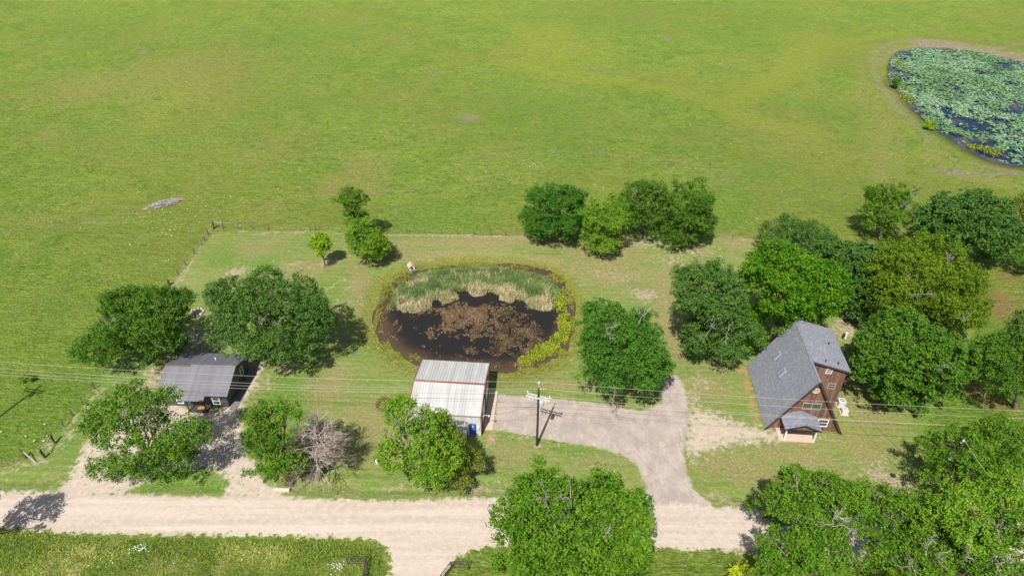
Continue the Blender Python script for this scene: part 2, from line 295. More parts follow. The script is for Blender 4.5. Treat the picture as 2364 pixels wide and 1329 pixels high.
def ground_material():
    t = NT("ground_surface")
    st = lambda q, a=.34, b=.66: t.ramp(q, a, b)
    f2 = t.noise(1.9, 6, .80, t.mapv(t.pos, (.7, 1.25, 1), (0,0,math.radians(-20))))
    fine = t.noise(3.4, 5, .72); mid = t.noise(1.4, 4, .6); big = t.noise(.16, 4, .55); huge = t.noise(.035, 3, .5)
    streak = t.noise(1.0, 5, .68, t.mapv(t.pos, (.30, 1.1, 1), (0,0,math.radians(14))))
    clump = t.noise(.55, 5, .72)
    tuft = t.voro(1.1, t.mapv(t.pos, (.8, 1.3, 1)))
    # pasture
    c = t.mix(t.ramp(big, .3, .7), (.092,.165,.013), (.150,.215,.020))
    c = t.mix(t.ramp(huge, .38, .62, 0, .5), c, (.165,.205,.026))
    c = t.mix(t.ramp(streak, .50, .68, 0, .50), c, (.225,.255,.050))
    c = t.mix(t.ramp(clump, .50, .36, 0, .60), c, (.060,.115,.010))
    c = t.mix(t.ramp(fine, .54, .34, 0, .80), c, (.038,.080,.007))
    c = t.mix(t.ramp(fine, .54, .68, 0, .60), c, (.260,.310,.055))
    c = t.mix(t.math('MULTIPLY', t.ramp(tuft.outputs["Distance"], .22, .08), t.ramp(t.noise(.35, 2), .5, .62, 0, .7)), c, (.040,.085,.012))
    c = t.mix(t.ramp(f2, .47, .38, 0, .75), c, (.030,.070,.006))
    c = t.mix(t.ramp(f2, .56, .66, 0, .55), c, (.235,.255,.060))
    c = t.mix(t.ramp(t.noise(.021, 4, .6, t.mapv(t.pos, (1,1,1), loc=(3,8,0))), .44, .60, 0, .4), c, t.mix(fine, (.095,.110,.012), (.19,.19,.035)))
    pale = t.voro(.42); pm = t.math('MULTIPLY', t.ramp(pale.outputs["Distance"], .15, .06), t.ramp(t.noise(.05, 2), .42, .58, 0, .8))
    c = t.mix(t.math('MULTIPLY', pm, t.ramp(mid, .45, .6)), c, (.42,.42,.17))
    pasture = t.mix(1.0, c, (1.86,1.86,2.2), 'MULTIPLY')
    # mown lawn
    c = t.mix(t.ramp(big, .3, .7), (.115,.180,.038), (.185,.205,.055))
    c = t.mix(t.ramp(streak, .45, .65, 0, .5), c, (.255,.240,.100))
    c = t.mix(t.ramp(mid, .55, .35, 0, .5), c, (.090,.155,.028))
    c = t.mix(t.ramp(fine, .52, .34, 0, .55), c, (.105,.140,.034))
    c = t.mix(t.ramp(fine, .56, .70, 0, .5), c, (.34,.30,.155))
    c = t.mix(t.ramp(t.noise(.075, 4, .6, t.mapv(t.pos, (1,1,1), loc=(9,4,0))), .50, .66, 0, .35), c, t.mix(st(fine), (.225,.180,.085), (.34,.275,.150)))
    wv = t.n("ShaderNodeTexWave", wave_type='BANDS', bands_direction='Y', wave_profile='SIN'); t.set(wv.inputs["Vector"], t.mapv(t.pos, (1,1,1), (0,0,math.radians(3))))
    wv.inputs["Scale"].default_value = .30; wv.inputs["Distortion"].default_value = 2.2; wv.inputs["Detail"].default_value = 2
    c = t.mix(t.ramp(wv.outputs["Fac"], .2, .9, 0, .16), c, (.30,.28,.13))
    lawn = t.mix(1.0, c, (.95,1.07,.88), 'MULTIPLY')
    edge = t.math('MULTIPLY', t.math('SUBTRACT', t.noise(1.3, 5, .70), .5), 3.6)
    def m(name, w=.25, k=1.0):
        return t.ramp(t.math('ADD', t.attr(name), t.math('MULTIPLY', edge, k)), -w, w)
    mL = m("sd_yard", .5)
    base = t.mix(mL, pasture, lawn)
    # soft patches broken up by noise
    def soft(name, lo, hi, amp=.5, nz=None):
        return t.ramp(t.math('ADD', t.attr(name), t.math('MULTIPLY', t.math('SUBTRACT', nz if nz is not None else clump, .5), 3.0*amp)), lo, hi)
    base = t.mix(t.math('MULTIPLY', soft("lush", .05, .65), .78), base, t.mix(mL, t.mix(t.ramp(f2, .40, .60), (.110,.215,.022), (.245,.400,.055)), t.mix(t.ramp(fine, .35, .65), (.060,.140,.014), (.140,.245,.035))))
    base = t.mix(t.math('MULTIPLY', soft("yel", .05, .8), .60), base, t.mix(t.ramp(fine, .35, .65), (.230,.300,.025), (.38,.41,.065)))
    base = t.mix(t.math('MULTIPLY', soft("dry", .0, .60), .80), base, t.mix(mL, t.mix(t.ramp(fine, .35, .65), (.205,.225,.038), (.41,.40,.13)), t.mix(t.ramp(fine, .35, .65), (.170,.150,.055), (.310,.262,.120))))
    # rim of wet grass round the ponds
    base = t.mix(t.math('MULTIPLY', soft("rim", .15, .9, .5), .75), base, t.mix(t.ramp(fine, .35, .65), (.085,.105,.014), (.235,.235,.035)))
    base = t.mix(t.math('MULTIPLY', soft("verge", .3, .8, .3), .9), base, t.mix(t.ramp(clump, .4, .6), (.16,.22,.03), (.32,.35,.10)))
    stones = t.voro(9.0).outputs["Color"]
    gr = t.mix(t.ramp(mid, .35, .65), (.400,.332,.268), (.470,.402,.330))
    gr = t.mix(t.ramp(fine, .35, .65, 0, .35), gr, (.31,.235,.185))
    sp = t.ramp(t.noise(22, 2, .7), .60, .72, 0, .45); gr = t.mix(sp, gr, (.52,.46,.41))
    sp2 = t.ramp(t.noise(16, 3, .7), .42, .30, 0, .5); gr = t.mix(sp2, gr, (.19,.14,.105))
    track = t.noise(.6, 4, .6, t.mapv(t.pos, (.06, 1.5, 1), (0,0,math.radians(2.6))))
    roadc = t.mix(t.ramp(track, .40, .66, 0, .6), gr, (.50,.425,.370))
    roadc = t.mix(t.ramp(track, .46, .34, 0, .30), roadc, (.36,.295,.25))
    dirtc = t.mix(t.ramp(mid, .35, .65), (.30,.225,.150), (.42,.335,.250)); dirtc = t.mix(sp2, dirtc, (.17,.16,.07))
    dm = soft("dirt", .28, .70, 1.5, t.noise(1.5, 6, .75))
    base = t.mix(t.math('MULTIPLY', dm, .85), base, dirtc)
    base = t.mix(t.math('MULTIPLY', soft("red", .25, .75, 1.1, t.noise(1.8, 5, .7)), .75), base, t.mix(mid, (.30,.150,.070), (.42,.245,.135)))
    # gravel yards, with grass growing through at the edges
    mg = t.math('MAXIMUM', m("sd_cabin", .5, 1.3), t.math('MULTIPLY', m("sd_aframe", .9, 2.4), .9))
    thin = t.ramp(t.noise(1.1, 5, .75), .34, .44)
    base = t.mix(t.math('MULTIPLY', mg, thin), base, gr)
    pv = t.mix(t.ramp(t.noise(.5, 4, .6), .35, .65), (.315,.270,.228), (.415,.358,.300))
    pv = t.mix(t.ramp(t.noise(.9, 5, .7, t.mapv(t.pos, (1.5,.5,1))), .5, .68, 0, .8), pv, (.50,.42,.36))
    pv = t.mix(t.ramp(t.noise(.35, 3, .6, t.mapv(t.pos, (1.2,.7,1), loc=(5,3,1))), .52, .66, 0, .6), pv, (.26,.225,.215))
    pv = t.mix(t.ramp(t.noise(19, 3, .7), .60, .45, 0, .5), pv, (.26,.21,.19))
    crk = t.voro(.28, t.mapv(t.pos, (1,1,1)), 'DISTANCE_TO_EDGE')
    pv = t.mix(t.ramp(crk.outputs["Distance"], .018, .0, 0, .35), pv, (.17,.14,.12))
    base = t.mix(m("sd_paved", .18, .30), base, pv)
    base = t.mix(m("sd_road", .35, .75), base, roadc)
    # mud under and beside the water
    base = t.mix(t.ramp(t.math('ADD', t.attr("sd_pond"), t.math('MULTIPLY', edge, .5)), -.12, .4), base, (.050,.034,.018))
    base = t.mix(t.ramp(t.math('ADD', t.attr("sd_lily"), t.math('MULTIPLY', edge, .5)), -.9, .4), base, (.085,.065,.045))
    hard = t.math('MAXIMUM', m("sd_road", .4), t.math('MAXIMUM', m("sd_paved", .2), mg))
    h = t.math('ADD', t.math('ADD', t.math('MULTIPLY', fine, .6), t.math('MULTIPLY', f2, .8)), t.math('ADD', t.math('MULTIPLY', streak, .7), clump))
    bs = t.n("ShaderNodeBump"); t.set(bs.inputs["Height"], h); t.set(bs.inputs["Strength"], t.ramp(hard, 0, 1, t.ramp(mL, 0, 1, 1.0, .45), .15)); bs.inputs["Distance"].default_value = .95
    return t.done(t.pbr(base, .9, 0, bs.outputs[0], .12))
M_ground = ground_material()
attrs = dict(sd_yard=SY, sd_road=SR, sd_cabin=SC, sd_paved=SV, sd_aframe=SA, sd_pond=SP, sd_lily=SL, dirt=dirt, red=red, dry=dry, lush=lush, yel=yel, rim=np.maximum(rim, rimL), verge=verge)
V0 = np.stack([X, Y, Z], -1).reshape(-1, 3)
for k, nm in ((0,'pasture'),(1,'lawn'),(2,'gravel_road'),(3,'paved_driveway'),(4,'gravel_driveway'),(5,'grass_verge')):
    q = quads[cls == k]; used, inv = np.unique(q, return_inverse=True)
    me = fast_mesh(nm, V0[used], inv.reshape(-1, 4))
    for an, A in attrs.items():
        a = me.attributes.new(an, 'FLOAT', 'POINT'); a.data.foreach_set("value", A.ravel()[used].astype(np.float32))
    me.shade_smooth()
    # shared normals across the seams come from the smooth height field
    o = link(nm, me, M_ground); tag(o, kind='structure')

# ---------------------------------------------------------------- water
def water_mat(name, deep, shallow, sdname, w0, w1, extra=None, spec=.5):
    t = NT(name)
    sd = t.math('ADD', t.attr(sdname), t.math('MULTIPLY', t.math('SUBTRACT', t.noise(.35, 4, .6), .5), 3.2))
    c = t.mix(t.ramp(sd, w0, w1), shallow, deep)
    if extra: c = t.mix(t.ramp(t.noise(.11, 4, .65), .52, .60, 0, .9), c, extra)
    nm = t.bump(t.noise(2.2, 3, .5, t.mapv(t.pos, (.6,1.4,1))), .10, .05)
    return t.done(t.pbr(c, .08, 0, nm, spec))
def water(name, pg, z, mat, sdname, res):
    x0, y0 = pg.min(0) - 3; x1, y1 = pg.max(0) + 3
    gx, gy = np.meshgrid(np.arange(x0, x1, res), np.arange(y0, y1, res)); s = sdf(pg, gx, gy)
    ii = np.arange(gx.size).reshape(gx.shape); q = np.stack([ii[:-1,:-1], ii[:-1,1:], ii[1:,1:], ii[1:,:-1]], -1).reshape(-1, 4)
    cs = .25*(s[:-1,:-1]+s[:-1,1:]+s[1:,1:]+s[1:,:-1]).ravel(); q = q[cs > -1.0]; used, inv = np.unique(q, return_inverse=True)
    V = np.stack([gx.ravel(), gy.ravel(), np.full(gx.size, z)], -1)[used]
    me = fast_mesh(name, V, inv.reshape(-1, 4)); a = me.attributes.new(sdname, 'FLOAT', 'POINT'); a.data.foreach_set("value", s.ravel()[used].astype(np.float32))
    o = link(name, me, mat); tag(o, kind='structure'); return o
M_water = water_mat("pond_water", (.0190,.0165,.0155), (.075,.050,.031), "sdw", .4, 3.8, None, .22)
M_lwater = water_mat("lily_water", (.007,.012,.035), (.045,.040,.045), "sdw", .2, 3.0, (.075,.065,.060))
water("pond_water", pond_pg, WZ, M_water, "sdw", .5)
water("lily_pond_water", lily_pg, LZ, M_lwater, "sdw", 1.2)
# ---------------------------------------------------------------- buildings
def ribbed_metal(name, c, c2, rough=.45, metal=.0):
    t = NT(name); v = t.obj(); nz = t.noise(.5, 4, .6, t.mapv(v, (2.2,.5,1))); pan = t.noise(1.0, 1, .3, t.mapv(v, (1.1,.02,.02)))
    c1 = t.mix(t.ramp(nz, .35, .65), c, c2); c1 = t.mix(t.ramp(pan, .45, .6, 0, .55), c1, tuple(q*.82 for q in c))
    c1 = t.mix(t.ramp(t.noise(3, 4, .7, v), .58, .75, 0, .25), c1, tuple(q*.7 for q in c))
    return t.done(t.pbr(c1, rough, metal, None, .4))
M_cabroof = ribbed_metal("charcoal_roof_metal", (.165,.163,.182), (.185,.183,.203), .42)
M_cabroof2 = plain("charcoal_trim", (.075,.072,.075), .5)
M_cabwall = ribbed_metal("charcoal_siding", (.055,.058,.066), (.068,.070,.080), .5)
M_white = plain("white_paint", (.74,.74,.73), .45, 0, .04)
M_glass = plain("window_glass", (.055,.075,.075), .12, 0, .3, 2.0, 0, .6)
M_dark = plain("dark_paint", (.025,.024,.026), .5)
M_deck = plain("dark_decking", (.055,.050,.048), .7, 0, .3, 5)
M_mat = plain("orange_mat", (.36,.19,.06), .9, 0, .2, 8)
M_conc = plain("pale_concrete", (.47,.37,.29), .85, 0, .12, 1.5, .15)
M_concg = plain("grey_concrete", (.26,.25,.25), .85, 0, .2, 1.5, .15)
M_shoproof = ribbed_metal("white_roof_metal", (.40,.40,.385), (.475,.472,.455), .45)
M_shopwall = ribbed_metal("white_wall_metal", (.52,.50,.48), (.60,.585,.56), .5)
M_red = plain("red_brown_trim", (.24,.065,.060), .5, 0, .12)
def shingle_mat():
    t = NT("grey_shingles"); v = t.obj()
    cell = t.voro(7.5, t.mapv(v, (1.0,.6,1.2))).outputs["Color"]
    s = t.n("ShaderNodeSeparateColor"); t.set(s.inputs[0], cell)
    c = t.mix(s.outputs[0], (.165,.174,.205), (.215,.226,.262))
    c = t.mix(t.ramp(s.outputs[1], .75, .88, 0, .55), c, (.33,.34,.38))
    c = t.mix(t.ramp(t.noise(.6, 3, .6, v), .4, .65, 0, .25), c, (.165,.175,.21))
    return t.done(t.pbr(c, .85, 0, t.bump(s.outputs[0], .35, .03), .2))
M_shingle = shingle_mat()
def wood_mat():
    t = NT("brown_board_siding"); v = t.obj()
    bo = t.noise(1.0, 2, .5, t.mapv(v, (4.2,.4,.12)))
    c = t.mix(t.ramp(bo, .35, .65), (.115,.062,.046), (.200,.115,.085))
    c = t.mix(t.ramp(t.noise(1.6, 4, .65, t.mapv(v, (2,1,.6))), .52, .72, 0, .5), c, (.26,.165,.125))
    w = t.n("ShaderNodeTexWave", wave_type='BANDS', bands_direction='X', wave_profile='SAW'); t.set(w.inputs["Vector"], v); w.inputs["Scale"].default_value = 1.05
    c = t.mix(t.ramp(w.outputs["Fac"], .06, .0, 0, .7), c, (.035,.018,.013))
    return t.done(t.pbr(c, .8, 0, None, .2))
M_wood = wood_mat()
M_blue = plain("blue_banner_cloth", (.020,.110,.480), .6, 0, .15, 3)
M_skyl = plain("skylight_glass", (.16,.22,.32), .10, 0, .2, 2, 0, .8)

def panel(mb, e0, e1, r1, r0, th=.06, rib=0.0, rh=.035, rw=.045):
    """roof plane: eave corners e0,e1, upper corners r1,r0; optional raised ribs running up the slope"""
    e0, e1, r1, r0 = (np.array(q, float) for q in (e0, e1, r1, r0))
    n = np.cross(e1-e0, r0-e0); n /= np.linalg.norm(n)
    if n[2] < 0: n = -n
    mb.slab([e0, e1, r1, r0], th, n)
    if rib:
        L = np.linalg.norm(e1-e0); k = int(L / rib)
        for i in range(k+1):
            t = (i + .5) / (k + 1); a = e0 + (e1-e0)*t; b = r0 + (r1-r0)*t; ex = (e1-e0)/L*rw/2
            q = [a-ex+n*rh, a+ex+n*rh, b+ex+n*rh, b-ex+n*rh]; mb.slab(q, rh+.003, n)
    return mb
def window(parent, x0, x1, z0, z1, y, frame_mat=None, fw=.09, split='h', glass=None, name='window', sill=True):
    """window on a wall whose outside faces -y at y"""
    m = MB(); fm = frame_mat or M_white
    m.box((x0-fw, y-.07, z1), (x1+fw, y+.02, z1+fw)).box((x0-fw, y-.07, z0-fw), (x1+fw, y+.02, z0)).box((x0-fw, y-.07, z0), (x0, y+.02, z1)).box((x1, y-.07, z0), (x1+fw, y+.02, z1))
    if split in ('h', 'b'): m.box((x0, y-.055, (z0+z1)/2-.03), (x1, y+.02, (z0+z1)/2+.03))
    if split in ('v', 'b'): m.box(((x0+x1)/2-.035, y-.058, z0), ((x0+x1)/2+.035, y+.02, z1))
    w = m.build(name, fm, parent)
    MB().box((x0, y-.02, z0), (x1, y+.01, z1)).build('pane', glass or M_glass, w)
    return w
def side_window(parent, y0, y1, z0, z1, x, fw=.08):        # on a wall facing +x
    m = MB().box((x-.02, y0-fw, z1), (x+.07, y1+fw, z1+fw)).box((x-.02, y0-fw, z0-fw), (x+.07, y1+fw, z0)).box((x-.02, y0-fw, z0), (x+.07, y0, z1)).box((x-.02, y1, z0), (x+.07, y1+fw, z1)).box((x-.02, y0, (z0+z1)/2-.03), (x+.055, y1, (z0+z1)/2+.03))
    w = m.build('window', M_white, parent); MB().box((x-.01, y0, z0), (x+.02, y1, z1)).build('pane', M_glass, w); return w
def gable_walls(mb, x0, x1, y0, y1, h, yr, hr, xr=None):   # walls with the ridge running along x
    a = [(x0,y0,0),(x1,y0,0),(x1,y1,0),(x0,y1,0),(x0,y0,h),(x1,y0,h),(x1,y1,h),(x0,y1,h),(x0,yr,hr),(x1,yr,hr)]
    return mb.add(a, [(0,1,5,4),(2,3,7,6),(1,2,6,9,5),(3,0,4,8,7),(4,5,9,8),(8,9,6,7),(3,2,1,0)])
R = math.radians

# --- small charcoal cabin
M_gtrim = plain('grey_trim', (.16,.165,.18), .5)
cab = empty('small_cabin', (-37.03, 63.43, 0), 'small charcoal metal cabin with dark ribbed roof and little front porch', 'cabin', rz=R(-2.3))
gable_walls(MB(), -8.5, 0, 0, 7.2, 2.5, 3.46, 3.78).build('wall', M_cabwall, cab)
sl = (4.05-2.5)/4.06
m = MB(); ze = 2.5
panel(m, (-8.9,-.6,ze), (.5,-.6,ze), (.5,3.46,4.05), (-8.9,3.46,4.05), .07, .235)
panel(m, (.5,7.7,4.05-sl*4.24), (-8.9,7.7,4.05-sl*4.24), (-8.9,3.46,4.05), (.5,3.46,4.05), .07, .235)
roof = m.build('roof', M_cabroof, cab)
m = MB().slab([(-5.5,3.28,4.07),(.52,3.28,4.07),(.52,3.46,4.125),(-5.5,3.46,4.125)], .03).slab([(-5.5,3.46,4.125),(.52,3.46,4.125),(.52,3.64,4.07),(-5.5,3.64,4.07)], .03)
m.build('ridge_cap', M_cabroof, roof)
MB().slab([(-8.92,3.26,4.065),(-5.55,3.26,4.065),(-5.55,3.46,4.12),(-8.92,3.46,4.12)], .03).slab([(-8.92,3.46,4.12),(-5.55,3.46,4.12),(-5.55,3.66,4.065),(-8.92,3.66,4.065)], .03).build('ridge_cap', plain("weathered_ridge", (.10,.075,.062), .6), roof)
MB().lathe([(.05,0),(.05,.30),(.09,.30),(.07,.42),(.02,.46)], (-3.04,5.31,4.05-sl*1.85), 8).build('vent_pipe', M_white, roof)
pr = panel(MB(), (-5.3,-1.28,ze-sl*.68), (-2.42,-1.28,ze-sl*.68), (-2.42,-.6,ze), (-5.3,-.6,ze), .07, .235).build('porch_roof', M_cabroof, cab)
zb = 0.12
for x, y in ((-4.85,-1.0),(-2.55,-1.0)): MB().box((x-.06,y-.06,zb), (x+.06,y+.06,2.12)).build('porch_post', M_dark, cab)
MB().box((-5.0,-1.12,0), (-2.4,-.003,zb)).build('porch_deck', M_deck, cab)
dk = MB().box((-4.25,-.05,.13), (-3.35,0.02,2.05)).build('door', M_dark, cab)
MB().box((-4.1,-.09,.3), (-3.5,-.051,1.9)).build('door_panel', plain("brown_door", (.06,.03,.022), .5), dk)
MB().lathe([(.03,0),(.03,.06)], (-3.45,-.1,1.0), 6).build('handle', M_white, dk)
window(cab, -1.86, -1.05, .58, 1.72, 0); window(cab, -6.65, -5.95, .58, 1.68, 0)
side_window(cab, 4.95, 5.6, 1.05, 2.2, 0)
MB().tube([(.12,3.47,1.96),(.12,3.5,.1)], .03).build('conduit', M_concg, cab)
for x in (-8.5+1.22*i for i in range(1,7)):
    if not (-4.4 < x < -3.2 or -2 < x < -.95 or -6.75 < x < -5.85): MB().box((x-.02,-.025,0),(x+.02,-.001,2.4)).build('siding_trim', M_gtrim, cab)
MB().box((-.95,-.03,1.0),(0.0,-.001,1.04)).build('siding_trim', M_gtrim, cab)
matt = MB().slab([(-4.0,-.66,.15),(-3.1,-.66,.15),(-3.1,-.12,.15),(-4.0,-.12,.15)], .025).build('door_mat', M_mat); matt.location = cab.location; matt.rotation_euler = cab.rotation_euler
tag(matt, 'orange brown door mat lying on the porch of the charcoal cabin', 'door mat')
o = MB().slab([(.15,-.5,.03),(1.15,-.5,.03),(1.25,7.4,.03),(.15,7.6,.03)], .1).build('foundation_strip', plain("grey_gravel_strip", (.16,.15,.15), .9, 0, .3, 6, .3)); o.location = cab.location; o.rotation_euler = cab.rotation_euler; tag(o, kind='structure')

# --- white metal shop
shop = empty('metal_shop', (-3.87, 58.54, 0), 'white ribbed metal shop building with red brown trim beside the pond', 'shop building', rz=R(-4.8))
HR, VR, HE = 4.6, 4.38, 3.5
gable_walls(MB(), -8.95, 0, 0, 9.5, HE-.02, VR, HR-.05).build('wall', M_shopwall, shop)
m = MB()
for i in range(38): x = -8.9 + i*.24; m.box((x, -.03, 0), (x+.03, -.001, HE-.05))
m.build('wall_ribs', M_shopwall, shop)
m = MB(); panel(m, (-9.0,-.08,HE), (.06,-.08,HE), (.06,VR,HR), (-9.0,VR,HR), .05, .38, .06, .07); panel(m, (.06,9.58,HE), (-9.0,9.58,HE), (-9.0,VR,HR), (.06,VR,HR), .05, .38, .06, .07)
rf = m.build('roof', M_shoproof, shop)
def edge(mb, a, b, w=.14, h=.10):
    a, b = np.array(a, float), np.array(b, float); d = b-a; d /= np.linalg.norm(d); s = np.cross(d, [0,0,1]); s /= np.linalg.norm(s); n = np.cross(s, d)
    return mb.add([a-s*w/2-n*h/2, a+s*w/2-n*h/2, a+s*w/2+n*h/2, a-s*w/2+n*h/2, b-s*w/2-n*h/2, b+s*w/2-n*h/2, b+s*w/2+n*h/2, b-s*w/2+n*h/2], [(0,1,2,3),(4,7,6,5),(0,4,5,1),(1,5,6,2),(2,6,7,3),(3,7,4,0)])
m = MB(); edge(m, (-9.05,VR,HR+.03), (.11,VR,HR+.03), .26, .08); m.build('ridge_trim', M_red, rf)
for x in (-9.03, .09):
    m = MB(); edge(m, (x,-.12,HE+.02), (x,VR-.14,HR+.02-.03), .11, .15); edge(m, (x,VR+.14,HR+.02-.03), (x,9.62,HE+.02), .11, .15); m.build('rake_trim', M_red, rf)
edge(MB(), (-8.95,-.12,HE-.06), (.01,-.12,HE-.06), .07, .08).build('gutter', plain("grey_gutter", (.22,.22,.22), .5), rf)
m = MB()
for x, y in ((.045,.0), (.045,9.5), (-8.99,.0)): MB().box((x-.055, y-.055, 0), (x+.055, y+.06, HE-.12)).build('corner_trim', M_red, shop)
for y0, y1 in ((1.35,4.15),(4.75,7.95)):
    d = MB().box((-.02,y0,0),(.03,y1,2.9))
    for k in range(5): d.box((.03,y0+.05,.06+k*.57),(.045,y1-.05,.58+k*.57))
    d.build('garage_door', M_white, shop)
m = MB()
for y in (1.25,4.3,4.65,8.05): m.box((.0,y-.07,0),(.10,y+.07,3.0))
m.box((.0,1.25,3.0),(.10,8.05,3.12)); m.build('door_trim', plain("dark_door_trim", (.05,.028,.028), .5), shop)
l = MB().tube([(.04,.35,2.95),(.5,.42,3.25),(.95,.45,3.2)], .025).build('security_light', M_white, shop); MB().lathe([(.03,-.10),(.12,-.08),(.12,.02),(.05,.08)], (1.0,.45,3.15), 8).build('lamp_head', M_white, l)
mt = MB().box((-.42,-.16,1.25),(-.16,-.03,1.75)).lathe([(.10,0),(.10,.10)], (-.29,-.18,1.45), 8).build('electric_meter', M_white, shop)
MB().box((-.32,-.09,1.75),(-.26,-.03,3.3)).build('conduit', M_white, mt)
bn = MB().box((-1.42,-.06,.12),(-.58,-.034,2.1)).build('banner', M_blue); bn.location = shop.location; bn.rotation_euler = shop.rotation_euler
tag(bn, 'bright blue banner with white mark on the front wall of the white shop', 'banner')
m = MB()   # the white mark on it: a small cross-like emblem above two short strokes
for a, b in (((-1.05,1.30),(-.97,1.86)),((-1.17,1.55),(-.84,1.63)),((-1.12,1.66),(-.90,1.72)),((-1.15,1.16),(-1.02,1.24)),((-.98,1.12),(-.86,1.20)),((-1.1,1.38),(-1.06,1.5)),((-.94,1.38),(-.9,1.5))): m.box((a[0],-.068,a[1]),(b[0],-.0602,b[1]))
m.build('emblem', M_white, bn)
wb = MB().box((-2.2,-.55,0),(-1.75,-.1,.9)).box((-2.25,-.6,.9),(-1.7,-.05,1.0)).build('white_bin', M_white); wb.location = shop.location; wb.rotation_euler = shop.rotation_euler; tag(wb, 'white bin standing against the shop wall left of the blue banner', 'bin')
o = MB().slab([(.12,1.0,.05),(1.32,1.0,.05),(1.30,7.95,.05),(.12,8.05,.05)], .15).build('concrete_apron', M_conc); o.location = shop.location; o.rotation_euler = shop.rotation_euler; tag(o, kind='structure')

# --- A-frame house
af = empty('a_frame_house', (36.6, 59.1, 0), 'brown wood A-frame house with grey shingle roof and shed dormer on its right side', 'house', rz=R(-5))
ZR, E0, Lh = 8.6, 4.62, 12.0; sA = (ZR-.12)/E0; D0, DU, DZ = 3.62, 5.05, 7.2
zw = lambda u: ZR - .12 - abs(u)*sA
m = MB().add([(-4.45,.42,0),(4.45,.42,0),(0,.42,zw(0)+.0),(-4.45,11.6,0),(4.45,11.6,0),(0,11.6,zw(0))], [(0,1,2),(5,4,3),(0,3,4,1)]); m.build('wall', M_wood, af)
m = MB(); panel(m, (-E0,0,.12), (-E0,Lh,.12), (0,Lh,ZR), (0,0,ZR), .16)
panel(m, (E0,3.9,.12), (E0,0,.12), (0,0,ZR), (0,3.9,ZR), .16); panel(m, (E0,Lh,.12), (E0,3.9,.12), (0,3.9,ZR), (0,Lh,ZR), .16)
ar = m.build('roof', M_shingle, af)
m = MB()
for s in (-1, 1): edge(m, (s*(E0+.03),-.05,.10), (s*.02,-.05,ZR-.06), .08, .26)
m.build('rake_board', plain("dark_fascia", (.060,.038,.034), .6), ar)
# dormer: walls and roof on the right
zd = lambda u: ZR + .02 - (ZR-DZ)*u/DU
dm = MB(); wv = 4.0
u1 = 4.70
dm.add([(E0-.12,wv,0),(u1,wv,0),(u1,wv,zd(u1)-.12),(.25,wv,zd(.25)-.14),(E0-.12,11.9,0),(u1,11.9,0),(u1,11.9,zd(u1)-.12),(.25,11.9,zd(.25)-.14)], [(0,1,2,3),(7,6,5,4),(1,5,6,2),(3,2,6,7),(0,4,5,1),(0,3,7,4)])
do = dm.build('dormer', M_wood, af)
m = MB(); panel(m, (DU,D0,DZ), (DU,12.15,DZ), (0,12.15,ZR+.045), (0,D0,ZR+.045), .12); dr = m.build('dormer_roof', M_shingle, do)
m = MB(); edge(m, (.10,D0-.04,ZR-.04), (DU,D0-.04,DZ-.06), .06, .18); m.build('fascia', plain("brown_fascia", (.085,.05,.04), .6), do)
for u, v in ((1.9,4.4),(3.6,4.6),(3.5,8.4)):
    MB().lathe([(.07,0),(.07,.22),(.10,.22),(.10,.28)], (u,v,zd(u)+.0), 8).build('vent_pipe', M_dark, dr)
fr_w = plain("tan_window_trim", (.36,.31,.27), .6)
for x0, x1, z0, z1 in ((2.2,2.82,6.6,7.2),(3.05,3.85,4.08,4.85)):
    w = window(do, x0, x1, z0, z1, wv, fr_w if z0 < 6 else M_white, .07)
dw = window(af, -.88, 1.19, 3.74, 4.66, .42, fr_w, .06, 'v', plain("green_dark_glass", (.06,.085,.065), .15, 0, .6, 1.5, 0, .6))
window(af, 1.62, 2.72, .95, 2.02, .42, M_white, .10)
rw = MB(); n = 16
ring = [(.42*math.cos(2*math.pi*i/n), .35, 6.85+.36*math.sin(2*math.pi*i/n)) for i in range(n+1)]; rw.tube(ring, .06, 6, False)
for a in (0, math.pi/3, 2*math.pi/3): rw.tube([(.38*math.cos(a),.37,6.85+.33*math.sin(a)),(-.38*math.cos(a),.37,6.85-.33*math.sin(a))], .025, 5)
r_ = rw.build('round_window', plain("cream_round_trim", (.52,.45,.34), .6), af); MB().add([(.38*math.cos(2*math.pi*i/n), .40, 6.85+.33*math.sin(2*math.pi*i/n)) for i in range(n)], [tuple(range(n))]).build('pane', plain("tan_glass", (.30,.25,.18), .4), r_)
for v, u in ((9.05,-2.15),(5.85,-2.2)):
    c = np.array([u, v, ZR - abs(u)*sA]); up = np.array([E0,0,sA*E0]); up /= np.linalg.norm(up); al = np.array([0,1,0.]); nn = np.cross(al, up); nn = nn if nn[2] > 0 else -nn; nn /= np.linalg.norm(nn)
    q = [c+al*a*.36+up*b*.62+nn*.16 for a, b in ((-1,-1),(1,-1),(1,1),(-1,1))]
    s = MB().slab(q, .17, nn).build('skylight', plain("skylight_curb", (.30,.32,.35), .5), ar); q = [c+al*a*.29+up*b*.53+nn*.165 for a, b in ((-1,-1),(1,-1),(1,1),(-1,1))]; MB().slab(q, .004, nn).build('pane', M_skyl, s)
m = MB(); x0, x1, xm, y0, y1 = -3.22, 1.18, -.98, -2.1, .41
panel(m, (x0,y1,2.5), (x0,y0,2.5), (xm,y0,3.35), (xm,y1,3.35), .09); panel(m, (x1,y0,2.5), (x1,y1,2.5), (xm,y1,3.35), (xm,y0,3.35), .09)
po = m.build('porch_roof', M_shingle, af)
MB().add([(x0+.35,y0+.12,2.45),(x1-.35,y0+.12,2.45),(xm,y0+.12,3.20),(x0+.35,y0+.2,2.45),(x1-.35,y0+.2,2.45),(xm,y0+.2,3.20)], [(0,1,2),(5,4,3),(0,3,4,1),(1,4,5,2),(2,5,3,0)]).build('gable', M_wood, po)
